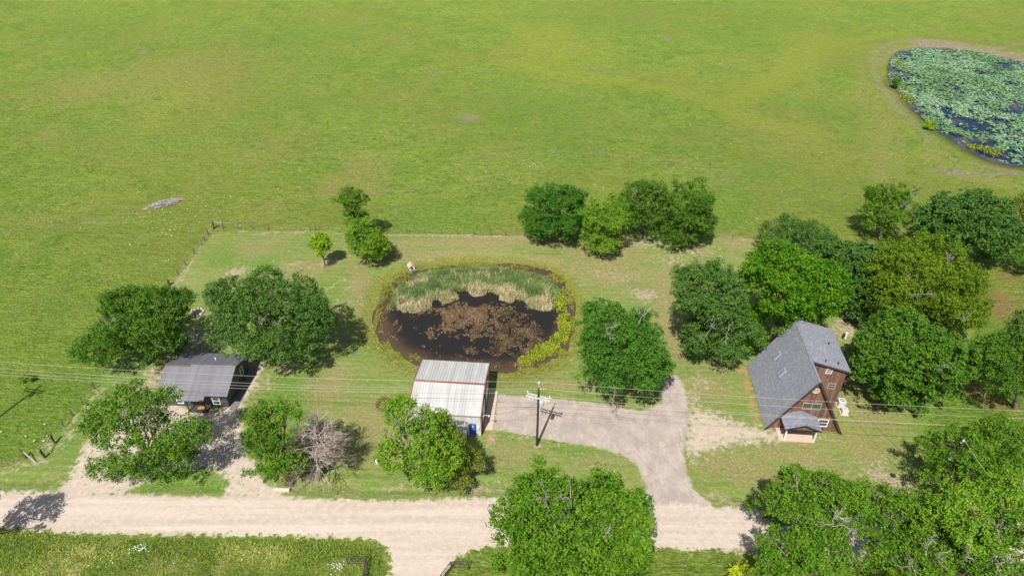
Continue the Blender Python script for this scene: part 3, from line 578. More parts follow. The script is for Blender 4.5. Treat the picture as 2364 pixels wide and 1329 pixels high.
m = MB(); edge(m, (x0,y0-.03,2.42), (xm-.02,y0-.03,3.26), .06, .16); edge(m, (x1,y0-.03,2.42), (xm+.02,y0-.03,3.26), .06, .16); m.build('fascia', M_dark, po)
MB().box((x0+.3,y0+.1,2.28),(x1-.3,y0+.22,2.43)).build('beam', M_dark, po)
for x in (-2.68, .88): MB().box((x-.07,-1.56,.1),(x+.07,-1.42,2.28)).build('porch_post', M_white, af)
MB().slab([(-3.35,-1.72,.12),(.98,-1.68,.12),(.98,.41,.12),(-3.30,.41,.12)], .2).build('porch_slab', M_conc, af)
MB().box((-1.5,.34,.12),(-.55,.43,2.1)).build('door', M_dark, af)
dwp = MB().box((1.0,-.7,.0),(1.6,.3,.06)).build('step', M_conc, af)
for nm, x, y, lab in (('a', 43.15, 63.75, 'air conditioning unit on the ground beside the A-frame house, farther from the porch'), ('b', 43.05, 62.35, 'air conditioning unit on the ground beside the A-frame house, nearer to the porch')):
    big = nm == 'a'; s = .43 if big else .36; h = .95 if big else .75
    ac = empty('air_conditioner', (x, y, 0), ('taller ' if big else 'smaller ') + lab, 'air conditioner', 'air conditioners beside the A-frame house', rz=R(-8))
    MB().box((-s,-s,.08),(s,s,h)).build('casing', plain("ac_casing_"+nm, (.55,.55,.52), .5), ac)
    m = MB(); rr = s*.82; m.tube([(rr*math.cos(2*math.pi*i/14), rr*math.sin(2*math.pi*i/14), h+.02) for i in range(15)], .035, 5, False)
    for i in range(6): a = i*math.pi/6; m.tube([(rr*math.cos(a),rr*math.sin(a),h+.03),(-rr*math.cos(a),-rr*math.sin(a),h+.03)], .012, 4)
    g = m.build('fan_grille', M_white, ac); MB().lathe([(rr,0),(rr,.012)], (0,0,h+.002), 14).build('fan_well', M_dark, ac)
    MB().box((-s-.12,-s-.12,0),(s+.12,s+.12,.08)).build('pad', M_conc, ac)
# ---------------------------------------------------------------- trees
def bark_mat(name, c):
    t = NT(name); v = t.obj(); n = t.noise(6, 5, .7, t.mapv(v, (1,1,.25)))
    return t.done(t.pbr(t.mix(t.ramp(n, .35, .65), tuple(q*.6 for q in c), tuple(min(1,q*1.35) for q in c)), .9, 0, t.bump(n, .6, .05), .1))
M_bark = bark_mat("grey_brown_bark", (.16,.125,.095)); M_barkpale = bark_mat("pale_bark", (.33,.29,.25)); M_dead = bark_mat("dead_grey_wood", (.33,.27,.235))
LM = dict(
    dark = leaf_mat("leaves_dark_green", (.018,.056,.010), (.050,.120,.022), (.075,.150,.028)),
    mid = leaf_mat("leaves_mid_green", (.020,.066,.009), (.070,.148,.020), (.095,.175,.024)),
    deep = leaf_mat("leaves_deep_green", (.014,.058,.012), (.044,.125,.024), (.060,.150,.028)),
    blue = leaf_mat("leaves_blue_green", (.014,.048,.018), (.052,.118,.040), (.060,.130,.040)),
    bright = leaf_mat("leaves_bright_green", (.014,.062,.004), (.056,.142,.010), (.074,.160,.012)),
    yellow = leaf_mat("leaves_yellow_green", (.026,.062,.007), (.080,.140,.016), (.100,.155,.018)),
    lime = leaf_mat("leaves_lime", (.055,.120,.008), (.150,.260,.018), (.17,.27,.02)),
    feather = leaf_mat("leaves_feathery_green", (.036,.098,.012), (.100,.190,.030), (.12,.20,.03)),
    olive = leaf_mat("leaves_olive", (.040,.065,.018), (.110,.150,.042), (.13,.17,.05)),
    grey = leaf_mat("leaves_grey_green", (.018,.056,.018), (.056,.122,.042), (.070,.138,.046)),
    yel2 = leaf_mat("leaves_yellow_tips", (.11,.16,.010), (.25,.31,.018), (.28,.32,.02)))
def unit(r, n):
    v = r.normal(size=(n, 3)); return v / np.linalg.norm(v, axis=1, keepdims=True)
def foliage(r, lobes, size=.26, per=20, cover=2.2, clump=.46, upb=.35, flat=.75, inner=.10, void=1.5):
    """lobes (k,4): many leaf faces in small clumps over the lobes' outer sides"""
    C, Rd = lobes[:, :3], lobes[:, 3]; pts = []
    w = Rd**2
    for i in range(len(C)):
        n = max(4, int(4*math.pi*Rd[i]**2*.62*cover/(clump*2)**2)); d = unit(r, int(n*1.6)); d = d[(d[:,2] > -.45)][:n]
        p = C[i] + d * Rd[i] * (r.uniform(.80, 1.12, (len(d),1)))
        dist = np.linalg.norm(p[:,None,:] - C[None], axis=2) / Rd[None]; dist[:, i] = 9
        keep = (dist.min(1) > .84) & (vnoise(p[:,0]+.8*p[:,2], p[:,1]-.7*p[:,2], void, 40)*.6 + vnoise(p[:,0]-.6*p[:,2], p[:,2]+.4*p[:,1], void*.6, 41)*.4 > .40)
        pts.append(np.hstack([p[keep], d[keep]]))
        k = int(n*inner); d2 = unit(r, k); pts.append(np.hstack([C[i] + d2*Rd[i]*r.uniform(.2,.7,(k,1)), d2]))
    pts = np.vstack(pts); n = len(pts); cs = np.clip(r.lognormal(.0, .28, n), .5, 1.7)
    tone = np.clip(r.normal(.5, .30, n), 0, 1)
    # leaves
    c = np.repeat(pts[:, :3], per, 0); d = np.repeat(pts[:, 3:], per, 0); s = np.repeat(cs, per)[:, None]; N = len(c)
    off = unit(r, N) * (r.random((N,1))**.4) * clump * s; off[:, 2] *= flat
    p = c + off
    nrm = off/clump*.60 + d*.30 + np.array([0,0,upb]) + unit(r, N)*.80; nrm /= np.linalg.norm(nrm, axis=1, keepdims=True)
    t = np.cross(nrm, unit(r, N)); t /= np.linalg.norm(t, axis=1, keepdims=True)+1e-9; b = np.cross(nrm, t)
    L = size * r.uniform(.6, 1.35, (N,1)); W = L * r.uniform(.45, .75, (N,1))
    V = np.stack([p - t*L*.5, p + b*W*.5 + t*L*.08 , p + t*L*.5, p - b*W*.5 + t*L*.08], 1).reshape(-1, 3)
    Fq = np.arange(len(V)).reshape(-1, 4); v = np.clip(np.repeat(tone, per)*.55 + r.random(N)*.45, 0, 1)**1.3
    return V, Fq, v
def limb(m, r, a, b, r0, r1, wob=.10, n=5, k=5):
    a = np.array(a, float); b = np.array(b, float); L = np.linalg.norm(b-a); pts = [a]
    for i in range(1, k): pts.append(a + (b-a)*i/k + r.normal(0, wob*L/k*1.5, 3) + np.array([0,0,.10*L*math.sin(math.pi*i/k)]))
    pts.append(b); m.tube(pts, list(np.linspace(r0, r1, k+1)), n, False); return pts
def twigs(m, r, p, d, L, rad, lev, spread=.6, n=3):        # recursive bare branching
    q = p + d*L; m.tube([p, p + d*L*.5 + r.normal(0, L*.06, 3), q], [rad, rad*.85, rad*.62], 4 if lev > 1 else 3, False)
    if lev == 0: return
    for _ in range(n):
        dd = d + r.normal(0, spread, 3) + np.array([0,0,.06]); dd /= np.linalg.norm(dd)
        twigs(m, r, p + (q-p)*r.uniform(.55, 1.0), dd, L*r.uniform(.55,.85), rad*.6, lev-1, spread, n)
TREES = []
def crown_lobes(r, els, base, nl=None, lr=.36, jit=.12):
    """els: ellipses in the photo (cx,cy,rx,ry[,dy]) -> real ellipsoids near the trunk -> lobes"""
    out = []; ell = []
    for e in els:
        cx, cy, rx, ry = e[:4]; dy = e[4] if len(e) > 4 else 0
        c = PY(cx, cy, base[1] + dy); k = depth_of(c) / F_PX; Rx = rx * k; al = math.atan2(HCAM - c[2], math.hypot(c[0], c[1]))
        Ry = Rx * .88; V = ry * k
        if Ry * math.sin(al) > .80 * V: Ry = .80 * V / math.sin(al)
        Rz = math.sqrt(max(V*V - (Ry*math.sin(al))**2, .2*V*V)) / math.cos(al); Rz = min(Rz, 1.25*max(Rx, Ry))
        if c[2] - Rz*.80 < base[2] + .25: c = P(cx, cy, base[2] + Rz*.80 + .25)
        Rr = np.array([Rx, Ry, Rz]); ell.append((c, Rr)); m = (Rx*Ry*Rz)**(1/3)
        n = nl or int(min(60, max(7, 5 + 4.2*m))); g = unit(r, n*3); g = g[g[:,2] > -.55][:n]
        # spread them evenly
        for _ in range(6):
            df = g[:,None]-g[None]; dd = (df**2).sum(2)+.02; np.fill_diagonal(dd, 9); g = g + .03*(df/dd[...,None]**1.5).sum(1)/len(g)*2; g /= np.linalg.norm(g, axis=1, keepdims=True)
        lrad = m * lr * r.uniform(.55, 1.3, n) * (1.0 if m > 1.2 else 1.15)
        P0 = c + g * (Rr - lrad[:,None]*.90).clip(.1) * r.uniform(1-jit, 1+jit*.7, (n,1))
        out.append(np.hstack([P0, lrad[:,None]])); out.append(np.array([[*c, m*.60]]))
    return np.vstack(out), ell
def tree(name, label, cat, base_px, els, leaf, seed, group='trees around the yard', size=.23, cover=2.3, per=22, clump=.42, lr=.29, jit=.20, trunk=.22, bare=0, bark=None, flat=.75, upb=.35, nl=None, z=None, inner=.30):
    r = np.random.default_rng(seed); base = G(*base_px); 
    e = empty(name, base, label, cat, group); lobes, ell = crown_lobes(r, els, base, nl, lr, jit)
    V, Fq, v = foliage(r, lobes, size, per, cover, clump, upb, flat, inner)
    keepz = V.reshape(-1,4,3)[:, :, 2].min(1) > base[2] + .12; Fq = Fq[keepz]; v = v[keepz]
    used, inv = np.unique(Fq, return_inverse=True)
    me = fast_mesh('crown', V[used] - base, inv.reshape(-1, 4)); face_attr(me, "v", v); link('crown', me, LM[leaf], e)
    m = MB(); top = ell[0][0]; bs = np.array(base, float); fork = bs + (np.array([c for c, _ in ell]).mean(0) - bs) * .42
    fork[2] = max(fork[2], base[2] + .8)
    limb(m, r, bs - [0,0,.15], fork, trunk*1.35, trunk*.8, .05, 8, 4)
    sel = r.permutation(len(lobes))[:12]
    for i in sel:
        q = lobes[i,:3] + (lobes[i,:3]-fork)*.10; pts = limb(m, r, fork, q, trunk*.5, .035, .12, 5, 5)
        for _ in range(2): p0 = np.array(pts[3]); limb(m, r, p0, p0 + (q-fork)*.3 + r.normal(0, .5, 3), trunk*.2, .02, .1, 4, 3)
    m.build('trunk', bark or M_bark, e, rel(base))
    if bare:                                                # dead limbs that stand out of the crown
        for cx, cy, hgt in (bare if isinstance(bare, list) else []):
            c, Rr = ell[0]; ry_ = ray(cx, cy); o = np.array([0,0,HCAM]) ; best = None
            for cc_, R_ in ell:                             # first hit with a crown ellipsoid
                A = ry_/R_; B = (o-cc_)/R_; aa = A@A; bb = 2*A@B; k_ = B@B-1; disc = bb*bb-4*aa*k_
                if disc > 0:
                    t_ = (-bb-math.sqrt(disc))/(2*aa); best = t_ if best is None else min(best, t_)
            if best is None: continue
            hit = o + ry_*best; dd = hit - fork; dd /= np.linalg.norm(dd)
            m = MB(); twigs(m, r, hit - dd*.9, dd, hgt*.75, .055, 3, .5, 3); m.build('dead_limb', M_barkpale, e, rel(base))
    TREES.append((name, len(Fq))); return e
T = tree; BL = 'broadleaf_tree'; CT = 'tree'
T(BL, 'broad dark green tree left of the charcoal cabin, its crown slanting down to the left', CT, (340,842), [(335,740,115,92),(235,800,72,54,-1),(405,700,54,42,1.5),(290,700,66,40,1),(360,800,70,44)], 'dark', 11, cover=2.3, bare=[(258,748,1.6),(370,800,1.2)])
T(BL, 'wide dark green tree just behind and right of the charcoal cabin', CT, (650,838), [(622,730,142,104),(708,735,66,62,.5),(540,702,70,64,.5)], 'grey', 12, cover=2.3, per=20, bare=[(640,750,1.5),(600,745,1.3)])
T(BL, 'open airy olive green tree in the gravel loop before the charcoal cabin', CT, (345,1112), [(300,930,82,50,1.5),(242,980,60,50),(380,918,40,28,2.5),(325,1010,92,66),(415,1005,66,56),(345,1075,74,48),(258,1078,58,38),(408,1060,56,46)], 'mid', 13, cover=2.2, clump=.48, lr=.34, jit=.3, bare=[(345,975,1.8),(290,970,1.6)], bark=M_barkpale)
T(BL, 'full green tree beside the bare dead tree, between the gravel drive and the lawn', CT, (672,1118), [(637,975,74,62),(630,1060,82,58),(600,1010,55,60)], 'mid', 14, cover=2.2, bare=[(560,1030,1.0)])
T(BL, 'bright green bushy tree in front of the white shop', CT, (975,1128), [(985,1035,86,90),(945,955,64,44,1.5),(910,1045,54,50),(1000,1100,48,44)], 'feather', 16, cover=2.3, clump=.42, bare=[(935,985,2.0),(905,1010,1.8),(965,960,1.5)], bark=M_barkpale)
T('cedar_tree', 'dark olive cedar with brown lower branches in front of the shop banner', 'cedar tree', (1012,1112), [(1045,1032,50,54),(1088,1064,38,34),(1018,975,28,28,.8),(1062,1085,42,34)], 'olive', 17, 'trees around the yard', size=.2, per=26, cover=2.0, clump=.34, jit=.25, flat=1.0)
T('shrub', 'small sparse shrub by the road edge below the cedar', 'shrub', (1062,1142), [(1062,1112,34,26)], 'olive', 18, 'shrubs on the verge', size=.2, cover=.8, clump=.35, trunk=.06, jit=.3)
T(BL, 'big deep green round tree with pale dead tips between the pond and the paved drive', CT, (1425,932), [(1442,830,114,98),(1390,735,58,50,2.5),(1478,762,60,50,2),(1375,770,48,50,1)], 'deep', 19, cover=2.5, bare=[(1408,782,2.2),(1400,762,1.8),(1477,740,1.8),(1420,905,1.2),(1415,920,1.2)])
T(BL, 'tall narrow green tree standing in the back fence line behind the pond', CT, (822,560), [(812,464,38,38),(820,508,34,36),(838,545,44,30)], 'mid', 20, cover=2.3, clump=.4)
T(BL, 'rounded bright green tree just below the tall narrow one at the back fence', CT, (848,610), [(846,560,52,54),(838,532,38,30,.8),(866,575,32,34)], 'feather', 21, cover=2.2)
T('young_tree', 'small lime green young tree with its own round shadow on the lawn', CT, (750,616), [(742,566,26,34)], 'lime', 22, cover=2.0, clump=.34, lr=.42, size=.24, trunk=.10)
T(BL, 'dark green round tree at the left end of the row behind the pond', CT, (1285,556), [(1278,484,82,66),(1242,520,48,42),(1322,472,42,44),(1300,520,50,40)], 'deep', 23, cover=2.2)
T(BL, 'light green feathery tree between the dark trees behind the pond', CT, (1395,592), [(1398,500,58,56),(1392,555,56,36),(1400,572,34,26,-1)], 'feather', 24, cover=2.2, clump=.42, size=.22)
T(BL, 'dark green tree in the row behind the pond, next to the feathery one', CT, (1490,560), [(1495,488,62,72),(1472,448,42,32)], 'dark', 25, cover=2.2, bare=[(1466,445,1.4)])
T(BL, 'wide dark green tree at the right end of the row behind the pond', CT, (1580,568), [(1582,492,70,76),(1615,515,38,56),(1560,530,60,42)], 'dark', 26, cover=2.2)
T(BL, 'green tree with a visible pale trunk standing in the pasture near the lily pond', CT, (2030,556), [(2050,480,62,48),(2020,520,44,30),(2088,445,34,28),(2035,445,40,24)], 'mid', 27, cover=2.0, bare=[(2090,470,1.0)], bark=M_barkpale)
T(BL, 'very large blue green round tree at the right edge below the lily pond', CT, (2240,618), [(2238,530,106,90),(2165,510,50,50),(2300,560,48,55)], 'blue', 28, cover=2.3, size=.34, clump=.52)
T(BL, 'olive green tree cut by the right photo edge beside the large blue green tree', CT, (2370,560), [(2370,500,54,66)], 'olive', 29, cover=2.4)
T(BL, 'dark green tree cut by the right edge lower down beside the bare orange soil', CT, (2385,640), [(2385,590,44,46)], 'dark', 30, cover=2.4)
T(BL, 'low grey green bushy tree behind the bright green tree at the back fence', CT, (1835,596), [(1838,552,92,52)], 'grey', 31, cover=2.2, size=.22)
T(BL, 'blue green tree between the bright green and the yellow green trees behind the house', CT, (1955,735), [(1930,600,80,66,2),(1985,640,74,90),(1985,700,56,56,-1)], 'blue', 32, cover=2.3, size=.32)
T(BL, 'huge bright green tree directly behind the A-frame house roof', CT, (1795,825), [(1790,650,102,92),(1885,668,78,68),(1725,770,60,60),(1820,712,84,56,1),(1790,606,70,52,2)], 'bright', 33, cover=2.5, size=.30, clump=.55)
T(BL, 'grey green spreading tree left of the A-frame house, with bare pale limbs', CT, (1660,838), [(1636,690,94,92),(1668,765,94,70),(1610,790,46,50),(1595,640,50,44,1.5)], 'grey', 34, cover=2.4, bare=[(1640,760,2.0),(1680,765,2.0),(1650,740,1.4)])
T(BL, 'wide yellow green tree right of the blue green tree behind the house', CT, (2140,780), [(2130,655,126,108),(2200,710,76,96),(2065,620,70,60,2),(2110,592,86,50,2),(2060,700,56,60)], 'yellow', 35, cover=2.2, bare=[(2125,680,2.2),(2215,735,1.6),(2190,600,1.2)])
T(BL, 'very large dark green tree immediately right of the A-frame house', CT, (2085,930), [(2096,820,130,112),(2024,800,52,66),(2165,850,72,80),(2090,905,64,50,-1)], 'dark', 36, cover=2.3, size=.28, bare=[(2170,850,1.2)])
T(BL, 'green tree at the right edge above the utility wires', CT, (2345,945), [(2330,850,92,90),(2370,770,60,55,1),(2290,800,48,44)], 'dark', 37, cover=2.2)
T(BL, 'large bright tree at the bottom centre overhanging the gravel road', CT, (1330,1400), [(1322,1212,178,135),(1245,1150,80,80,1.5),(1422,1215,95,98),(1245,1290,112,95),(1412,1310,104,86)], 'mid', 38, 'trees along the gravel road', cover=2.5, size=.27, clump=.44, bare=[(1262,1160,2.0),(1318,1155,1.8),(1400,1230,1.2)])
G2 = 'trees along the gravel road'
T(BL, 'green tree at the lower right, next to the limb clump', CT, (1885,1330), [(1870,1180,118,92),(1840,1110,50,38,1.5),(1930,1150,66,60)], 'mid', 39, G2, cover=2.3, bare=[(1840,1125,1.4),(1920,1215,2.0),(1930,1190,1.6)])
T(BL, 'lower tree at the bottom just right of the road, under the limb tree', CT, (1860,1400), [(1830,1270,84,62),(1890,1290,70,66),(1780,1300,50,50)], 'mid', 40, G2, cover=2.2, bare=[(1855,1215,1.5)])
T(BL, 'green tree standing in the middle of the lower right mass of trees', CT, (2070,1320), [(2060,1210,92,84),(2120,1170,60,50,1.5),(2010,1150,54,48,1)], 'mid', 41, G2, cover=2.3)
T(BL, 'tree around the grey transformer pole at the right', CT, (2250,1150), [(2240,1050,106,74),(2320,1010,70,60,1),(2180,1080,62,56),(2340,1090,66,64)], 'mid', 42, G2, cover=2.3)
T(BL, 'large green tree in the lower right corner under the sagging service wire', CT, (2240,1340), [(2230,1190,120,92),(2310,1150,80,70,1.5),(2180,1240,90,76)], 'feather', 43, G2, cover=2.3, bare=[(2300,1220,1.6)])
T(BL, 'dark gapped tree at the bottom edge of the lower right corner', CT, (2120,1420), [(2090,1300,100,66),(2180,1310,80,60)], 'mid', 44, G2, cover=2.2, bare=[(2100,1310,2.0),(2140,1270,1.6),(2165,1290,1.5)])
T(BL, 'tree in the very bottom right corner with bare grey twigs on top', CT, (2330,1420), [(2310,1290,110,80),(2370,1220,70,66,1)], 'mid', 45, G2, cover=2.2, bare=[(2240,1290,2.0),(2320,1300,1.8)])
T('shrub', 'small leafy limb clump reaching over the road left of the lower right trees', 'shrub', (1760,1215), [(1748,1172,30,22),(1795,1200,26,24)], 'mid', 46, 'shrubs on the verge', cover=1.0, trunk=.08, bare=[(1770,1180,1.4),(1785,1190,1.4)], bark=M_barkpale)
T('shrub', 'yellow tipped bush at the bottom edge left of the lower right trees', 'shrub', (1708,1350), [(1710,1325,36,24)], 'yel2', 47, 'shrubs on the verge', cover=1.4, trunk=.05)
T('shrub', 'yellow tipped bush at the bottom edge under the lower right trees', 'shrub', (1805,1352), [(1808,1322,42,24)], 'yel2', 48, 'shrubs on the verge', cover=1.4, trunk=.05)
T(BL, 'tree just outside the left edge whose shadow falls on the gravel road', CT, (-75,1265), [(-75,1180,66,60)], 'mid', 49, G2, cover=2.4)
T('shrub', 'dark evergreen shrub growing at the left shore of the lily pond', 'shrub', (2068,205), [(2069,190,9,18)], 'dark', 50, 'shrubs at the lily pond', size=.4, cover=2.2, trunk=.08)
T('shrub', 'round yellow bush at the shore of the lily pond', 'shrub', (2146,300), [(2146,291,12,10)], 'lime', 51, 'shrubs at the lily pond', size=.4, cover=2.2, trunk=.05)
T('weed_clump', 'pale green clump of tall weeds alone in the left pasture near the wires', 'weeds', (62,880), [(62,872,20,9)], 'feather', 52, 'weeds in the pasture', cover=1.0, clump=.3, size=.2, trunk=.03)

# --- the dead tree
def dead_tree(label, base_px, tip_px, seed):
    r = np.random.default_rng(seed); b = G(*base_px); e = empty('dead_tree', b, label, 'dead tree'); m = MB(); tp = PY(*tip_px, b[1]) - b
    pts = [np.zeros(3) - [0,0,.1]] + [tp*(i/6) + r.normal(0, .08, 3) for i in range(1, 7)]; rs = list(np.linspace(.26, .04, 7)); m.tube(pts, rs, 8, False); m.build('trunk', M_barkpale, e)
    m = MB()
    for i in range(80):
        t = r.uniform(.18, 1.0); p = tp*t; a = r.uniform(0, 2*math.pi); d = np.array([math.cos(a), math.sin(a), r.uniform(-.05,.5)]); d /= np.linalg.norm(d)
        twigs(m, r, p, d, (1.0 - .55*t) * np.linalg.norm(tp)*.28, .055, 3, .42, 3)
    m.build('branches', M_dead, e); return e
dead_tree('leafless grey dead tree leaning over the lawn beside the full green tree', (733,1108), (728,985), 5)
# ---------------------------------------------------------------- reeds, pond weed, lily pads, tall verge grass
def attr_mat(name, cols, rough=.7, trans=.2):
    t = NT(name); a = t.attr("v"); rp = t.n("ShaderNodeValToRGB"); t.set(rp.inputs[0], a); el = rp.color_ramp.elements
    while len(el) < len(cols): el.new(.5)
    for i, (p, c) in enumerate(cols): el[i].position = p; el[i].color = (*c, 1)
    d = t.pbr(rp.outputs[0], rough, 0, None, .25); tr = t.n("ShaderNodeBsdfTranslucent"); t.set(tr.inputs[0], rp.outputs[0])
    mx = t.n("ShaderNodeMixShader"); mx.inputs[0].default_value = trans; t.t.links.new(d, mx.inputs[1]); t.t.links.new(tr.outputs[0], mx.inputs[2]); return t.done(mx.outputs[0])
def scatter(pg, n, r):
    x0, y0 = pg.min(0); x1, y1 = pg.max(0); x = r.uniform(x0, x1, n); y = r.uniform(y0, y1, n); s = sdf(pg, x, y); k = s > 0; return x[k], y[k], s[k]
def blades(r, x, y, z, h, w, lean=.35, v=None, bend=.3):
    n = len(x); a = r.uniform(0, 2*math.pi, n); ln = r.uniform(0, lean, n); la = r.uniform(0, 2*math.pi, n)
    wx, wy = np.cos(a)*w/2, np.sin(a)*w/2; lx, ly = np.cos(la)*ln*h, np.sin(la)*ln*h
    P0 = np.stack([x-wx, y-wy, z], 1); P1 = np.stack([x+wx, y+wy, z], 1)
    P2 = np.stack([x+wx*.8+lx*.4, y+wy*.8+ly*.4, z+h*.6], 1); P3 = np.stack([x-wx*.8+lx*.4, y-wy*.8+ly*.4, z+h*.6], 1)
    P4 = np.stack([x+lx*(1+bend)+wx*.1, y+ly*(1+bend)+wy*.1, z+h*(1-ln*.4)], 1); P5 = np.stack([x+lx*(1+bend)-wx*.1, y+ly*(1+bend)-wy*.1, z+h*(1-ln*.4)], 1)
    V = np.stack([P0,P1,P2,P3,P4,P5], 1).reshape(-1, 3); o = (np.arange(n)*6)[:,None]
    Fq = np.concatenate([o+[0,1,2,3], o+[3,2,4,5]], 1).reshape(-1, 4); return V, Fq, np.repeat(v, 2)
r = np.random.default_rng(99)
M_reed = attr_mat("reed_blades", [(0,(.095,.170,.050)),(.45,(.235,.340,.110)),(.62,(.40,.43,.15)),(.74,(.48,.40,.22)),(1,(.80,.66,.44))], .6, .25)
cat_pg = smooth_poly(poly([(912,705),(900,690),(915,656),(955,632),(1010,618),(1100,612),(1180,615),(1245,628),(1288,655),(1296,690),(1268,712),(1230,708),(1190,697),(1150,686),(1110,680),(1070,682),(1040,692),(1005,704),(965,716),(945,724),(925,718)], .2))
x, y, s = scatter(cat_pg, 90000, r); k_ = (s + (vnoise(x, y, 2.2, 35)-.62)*4.2*(sdf(pond_pg, x, y) > 3.4) + (vnoise(x, y, .8, 36)-.5)*1.2 > 0); x, y, s = x[k_], y[k_], s[k_]
nz = vnoise(x, y, 1.6, 8)*.6 + vnoise(x, y, .6, 9)*.4
inner = np.array([sdf(pond_pg, x, y)])[0]                                   # farther from the bank = towards the open water
front = 1 - np.clip((s) / 4.8, 0, 1); front *= (inner > 3.2)
tanp = front * (.35 + .9*nz) ; v = np.clip(r.normal(.30, .17, len(x)) + .35*(vnoise(x, y, 1.4, 33)-.5) + (r.random(len(x)) < np.clip(tanp*2.6-.45 - 1.2*(vnoise(x, y, 3.2, 34) < .42),0,.9)) * r.uniform(.35, .65, len(x)), 0, 1)
h = r.uniform(.5, 1.35, len(x)) * (1 - .2*front) * (.45 + .6*vnoise(x, y, 1.1, 31) + .55*vnoise(x, y, 2.9, 37)) * np.clip(.25 + s*.5, 0, 1); z = np.full(len(x), WZ-.1)
h = h * np.where(v > .7, 1.22, 1.0); V, Fq, vv = blades(r, x, y, z, h, .055 + .03*r.random(len(x)), .38 + .5*(vnoise(x, y, 1.3, 38) > .6), v)
me = fast_mesh('cattails', V, Fq); face_attr(me, "v", vv); tag(link('cattails', me, M_reed), 'dense green cattail reeds with tan dead stalks along the back of the near pond', 'reeds', kind='stuff')
def mat_plants(name, els, n, size, mat, label, cat, zz, thr=.45, seed=1, vfun=None, noise_s=1.1, h=.12, region=None):
    r = np.random.default_rng(seed); xs = []; 
    for cx, cy, rx, ry, w in els:
        c = P(cx, cy, zz); a = np.linalg.norm((P(cx+rx, cy, zz)-c)[:2]); b = np.linalg.norm((P(cx, cy-ry, zz)-c)[:2]); k = int(n*w)
        q = r.normal(size=(k,2)); q = q/np.linalg.norm(q,axis=1,keepdims=True)*np.sqrt(r.random((k,1)))*r.uniform(.9,1.12,(k,1)); x = c[0]+q[:,0]*a; y = c[1]+q[:,1]*b
        e = (q**2).sum(1); xs.append(np.stack([x,y,e],1))
    q = np.vstack(xs); x, y, e = q.T; nn = vnoise(x,y,noise_s,3)*.35+vnoise(x,y,noise_s*.37,4)*.35+vnoise(x,y,noise_s*2.7,5)*.3
    k = nn > thr + .16*e**3 + .30*(r.random(len(x))-.5)
    if region is not None: k &= sdf(region, x, y) > .1
    x, y, nn = x[k], y[k], nn[k]; N = len(x)
    a = r.uniform(0, 2*math.pi, N); L = size*r.uniform(.5,1.4,N); W = L*r.uniform(.4,.8,N); tl = r.uniform(-1.4,1.4,(N,2)); z = zz + .02 + r.random(N)**2*h*2
    dx, dy = np.cos(a)*L/2, np.sin(a)*L/2; ex, ey = -np.sin(a)*W/2, np.cos(a)*W/2
    V = np.stack([np.stack([x-dx,y-dy,z-L*tl[:,0]*.3],1), np.stack([x+ex,y+ey,z+W*tl[:,1]*.3],1), np.stack([x+dx,y+dy,z+L*tl[:,0]*.3],1), np.stack([x-ex,y-ey,z-W*tl[:,1]*.3],1)],1)
    V[:,:,2] = np.maximum(V[:,:,2], zz+.012)
    me = fast_mesh(name, V.reshape(-1,3), np.arange(N*4).reshape(-1,4)); face_attr(me, "v", np.clip((vfun(x,y) if vfun else .5) + r.normal(0,.32,N), 0, 1))
    return tag(link(name, me, mat), label, cat, kind='stuff')
M_bweed = attr_mat("brown_pondweed", [(0,(.025,.022,.012)),(.4,(.115,.088,.036)),(.7,(.210,.125,.070)),(1,(.36,.24,.15))], .7, .1)
cxr = P(1130, 750)[0]
mat_plants('floating_pondweed', [(1085,748,68,40,1.0),(1060,722,40,24,.35),(1130,725,50,24,.4)], 26000, .14, M_bweed, 'rusty brown pondweed floating in the middle of the near pond', 'pondweed', WZ, .50, 3, lambda x, y: .50 + .3*(vnoise(x,y,1.5,6)-.5))
mat_plants('floating_pondweed', [(1195,775,66,46,1.0),(1160,745,50,34,.5),(1225,790,34,30,.3),(1155,808,40,16,.25),(1240,805,24,18,.15),(1090,812,18,8,.10),(1205,740,30,16,.2)], 28000, .14, M_bweed, 'olive brown pondweed floating in the right half of the near pond', 'pondweed', WZ, .535, 4, lambda x, y: .26 + .5*(vnoise(x,y,1.2,6)-.4))
mat_plants('pondweed_scraps', [(882,745,14,60,.28),(912,765,16,30,.16),(920,680,26,20,.12),(998,770,22,18,.14),(972,807,12,12,.16),(1000,808,8,4,.04),(1180,845,60,10,.3),(1100,845,50,14,.15),(1010,720,60,10,.3),(1190,705,90,10,.4),(1285,730,10,40,.3),(915,700,14,20,.12),(1265,700,26,10,.2),(980,750,60,50,.12),(1060,820,90,26,.10)], 9000, .20, M_bweed, 'loose brown weed scraps round the edges of the near pond', 'pondweed', WZ, .62, 5, lambda x, y: .5 + 0*x)
M_yweed = attr_mat("yellow_green_primrose", [(0,(.05,.08,.006)),(.5,(.21,.27,.012)),(1,(.36,.39,.022))], .6, .15)
mat_plants('creeping_primrose', [(1280,682,15,18,.35),(1291,705,17,20,.5),(1300,730,17,22,.55),(1303,755,16,22,.5),(1297,778,17,18,.45),(1278,795,20,14,.3),(1258,808,24,13,.3),(1237,822,22,12,.3),(1215,835,20,10,.3),(1270,812,18,10,.2)], 11000, .17, M_yweed, 'bright yellow green water plants in a curved band on the right side of the near pond', 'water plants', WZ, .42, 6, lambda x, y: .55 + .4*(vnoise(x,y,1.3,6)-.5), 1.1, .25)
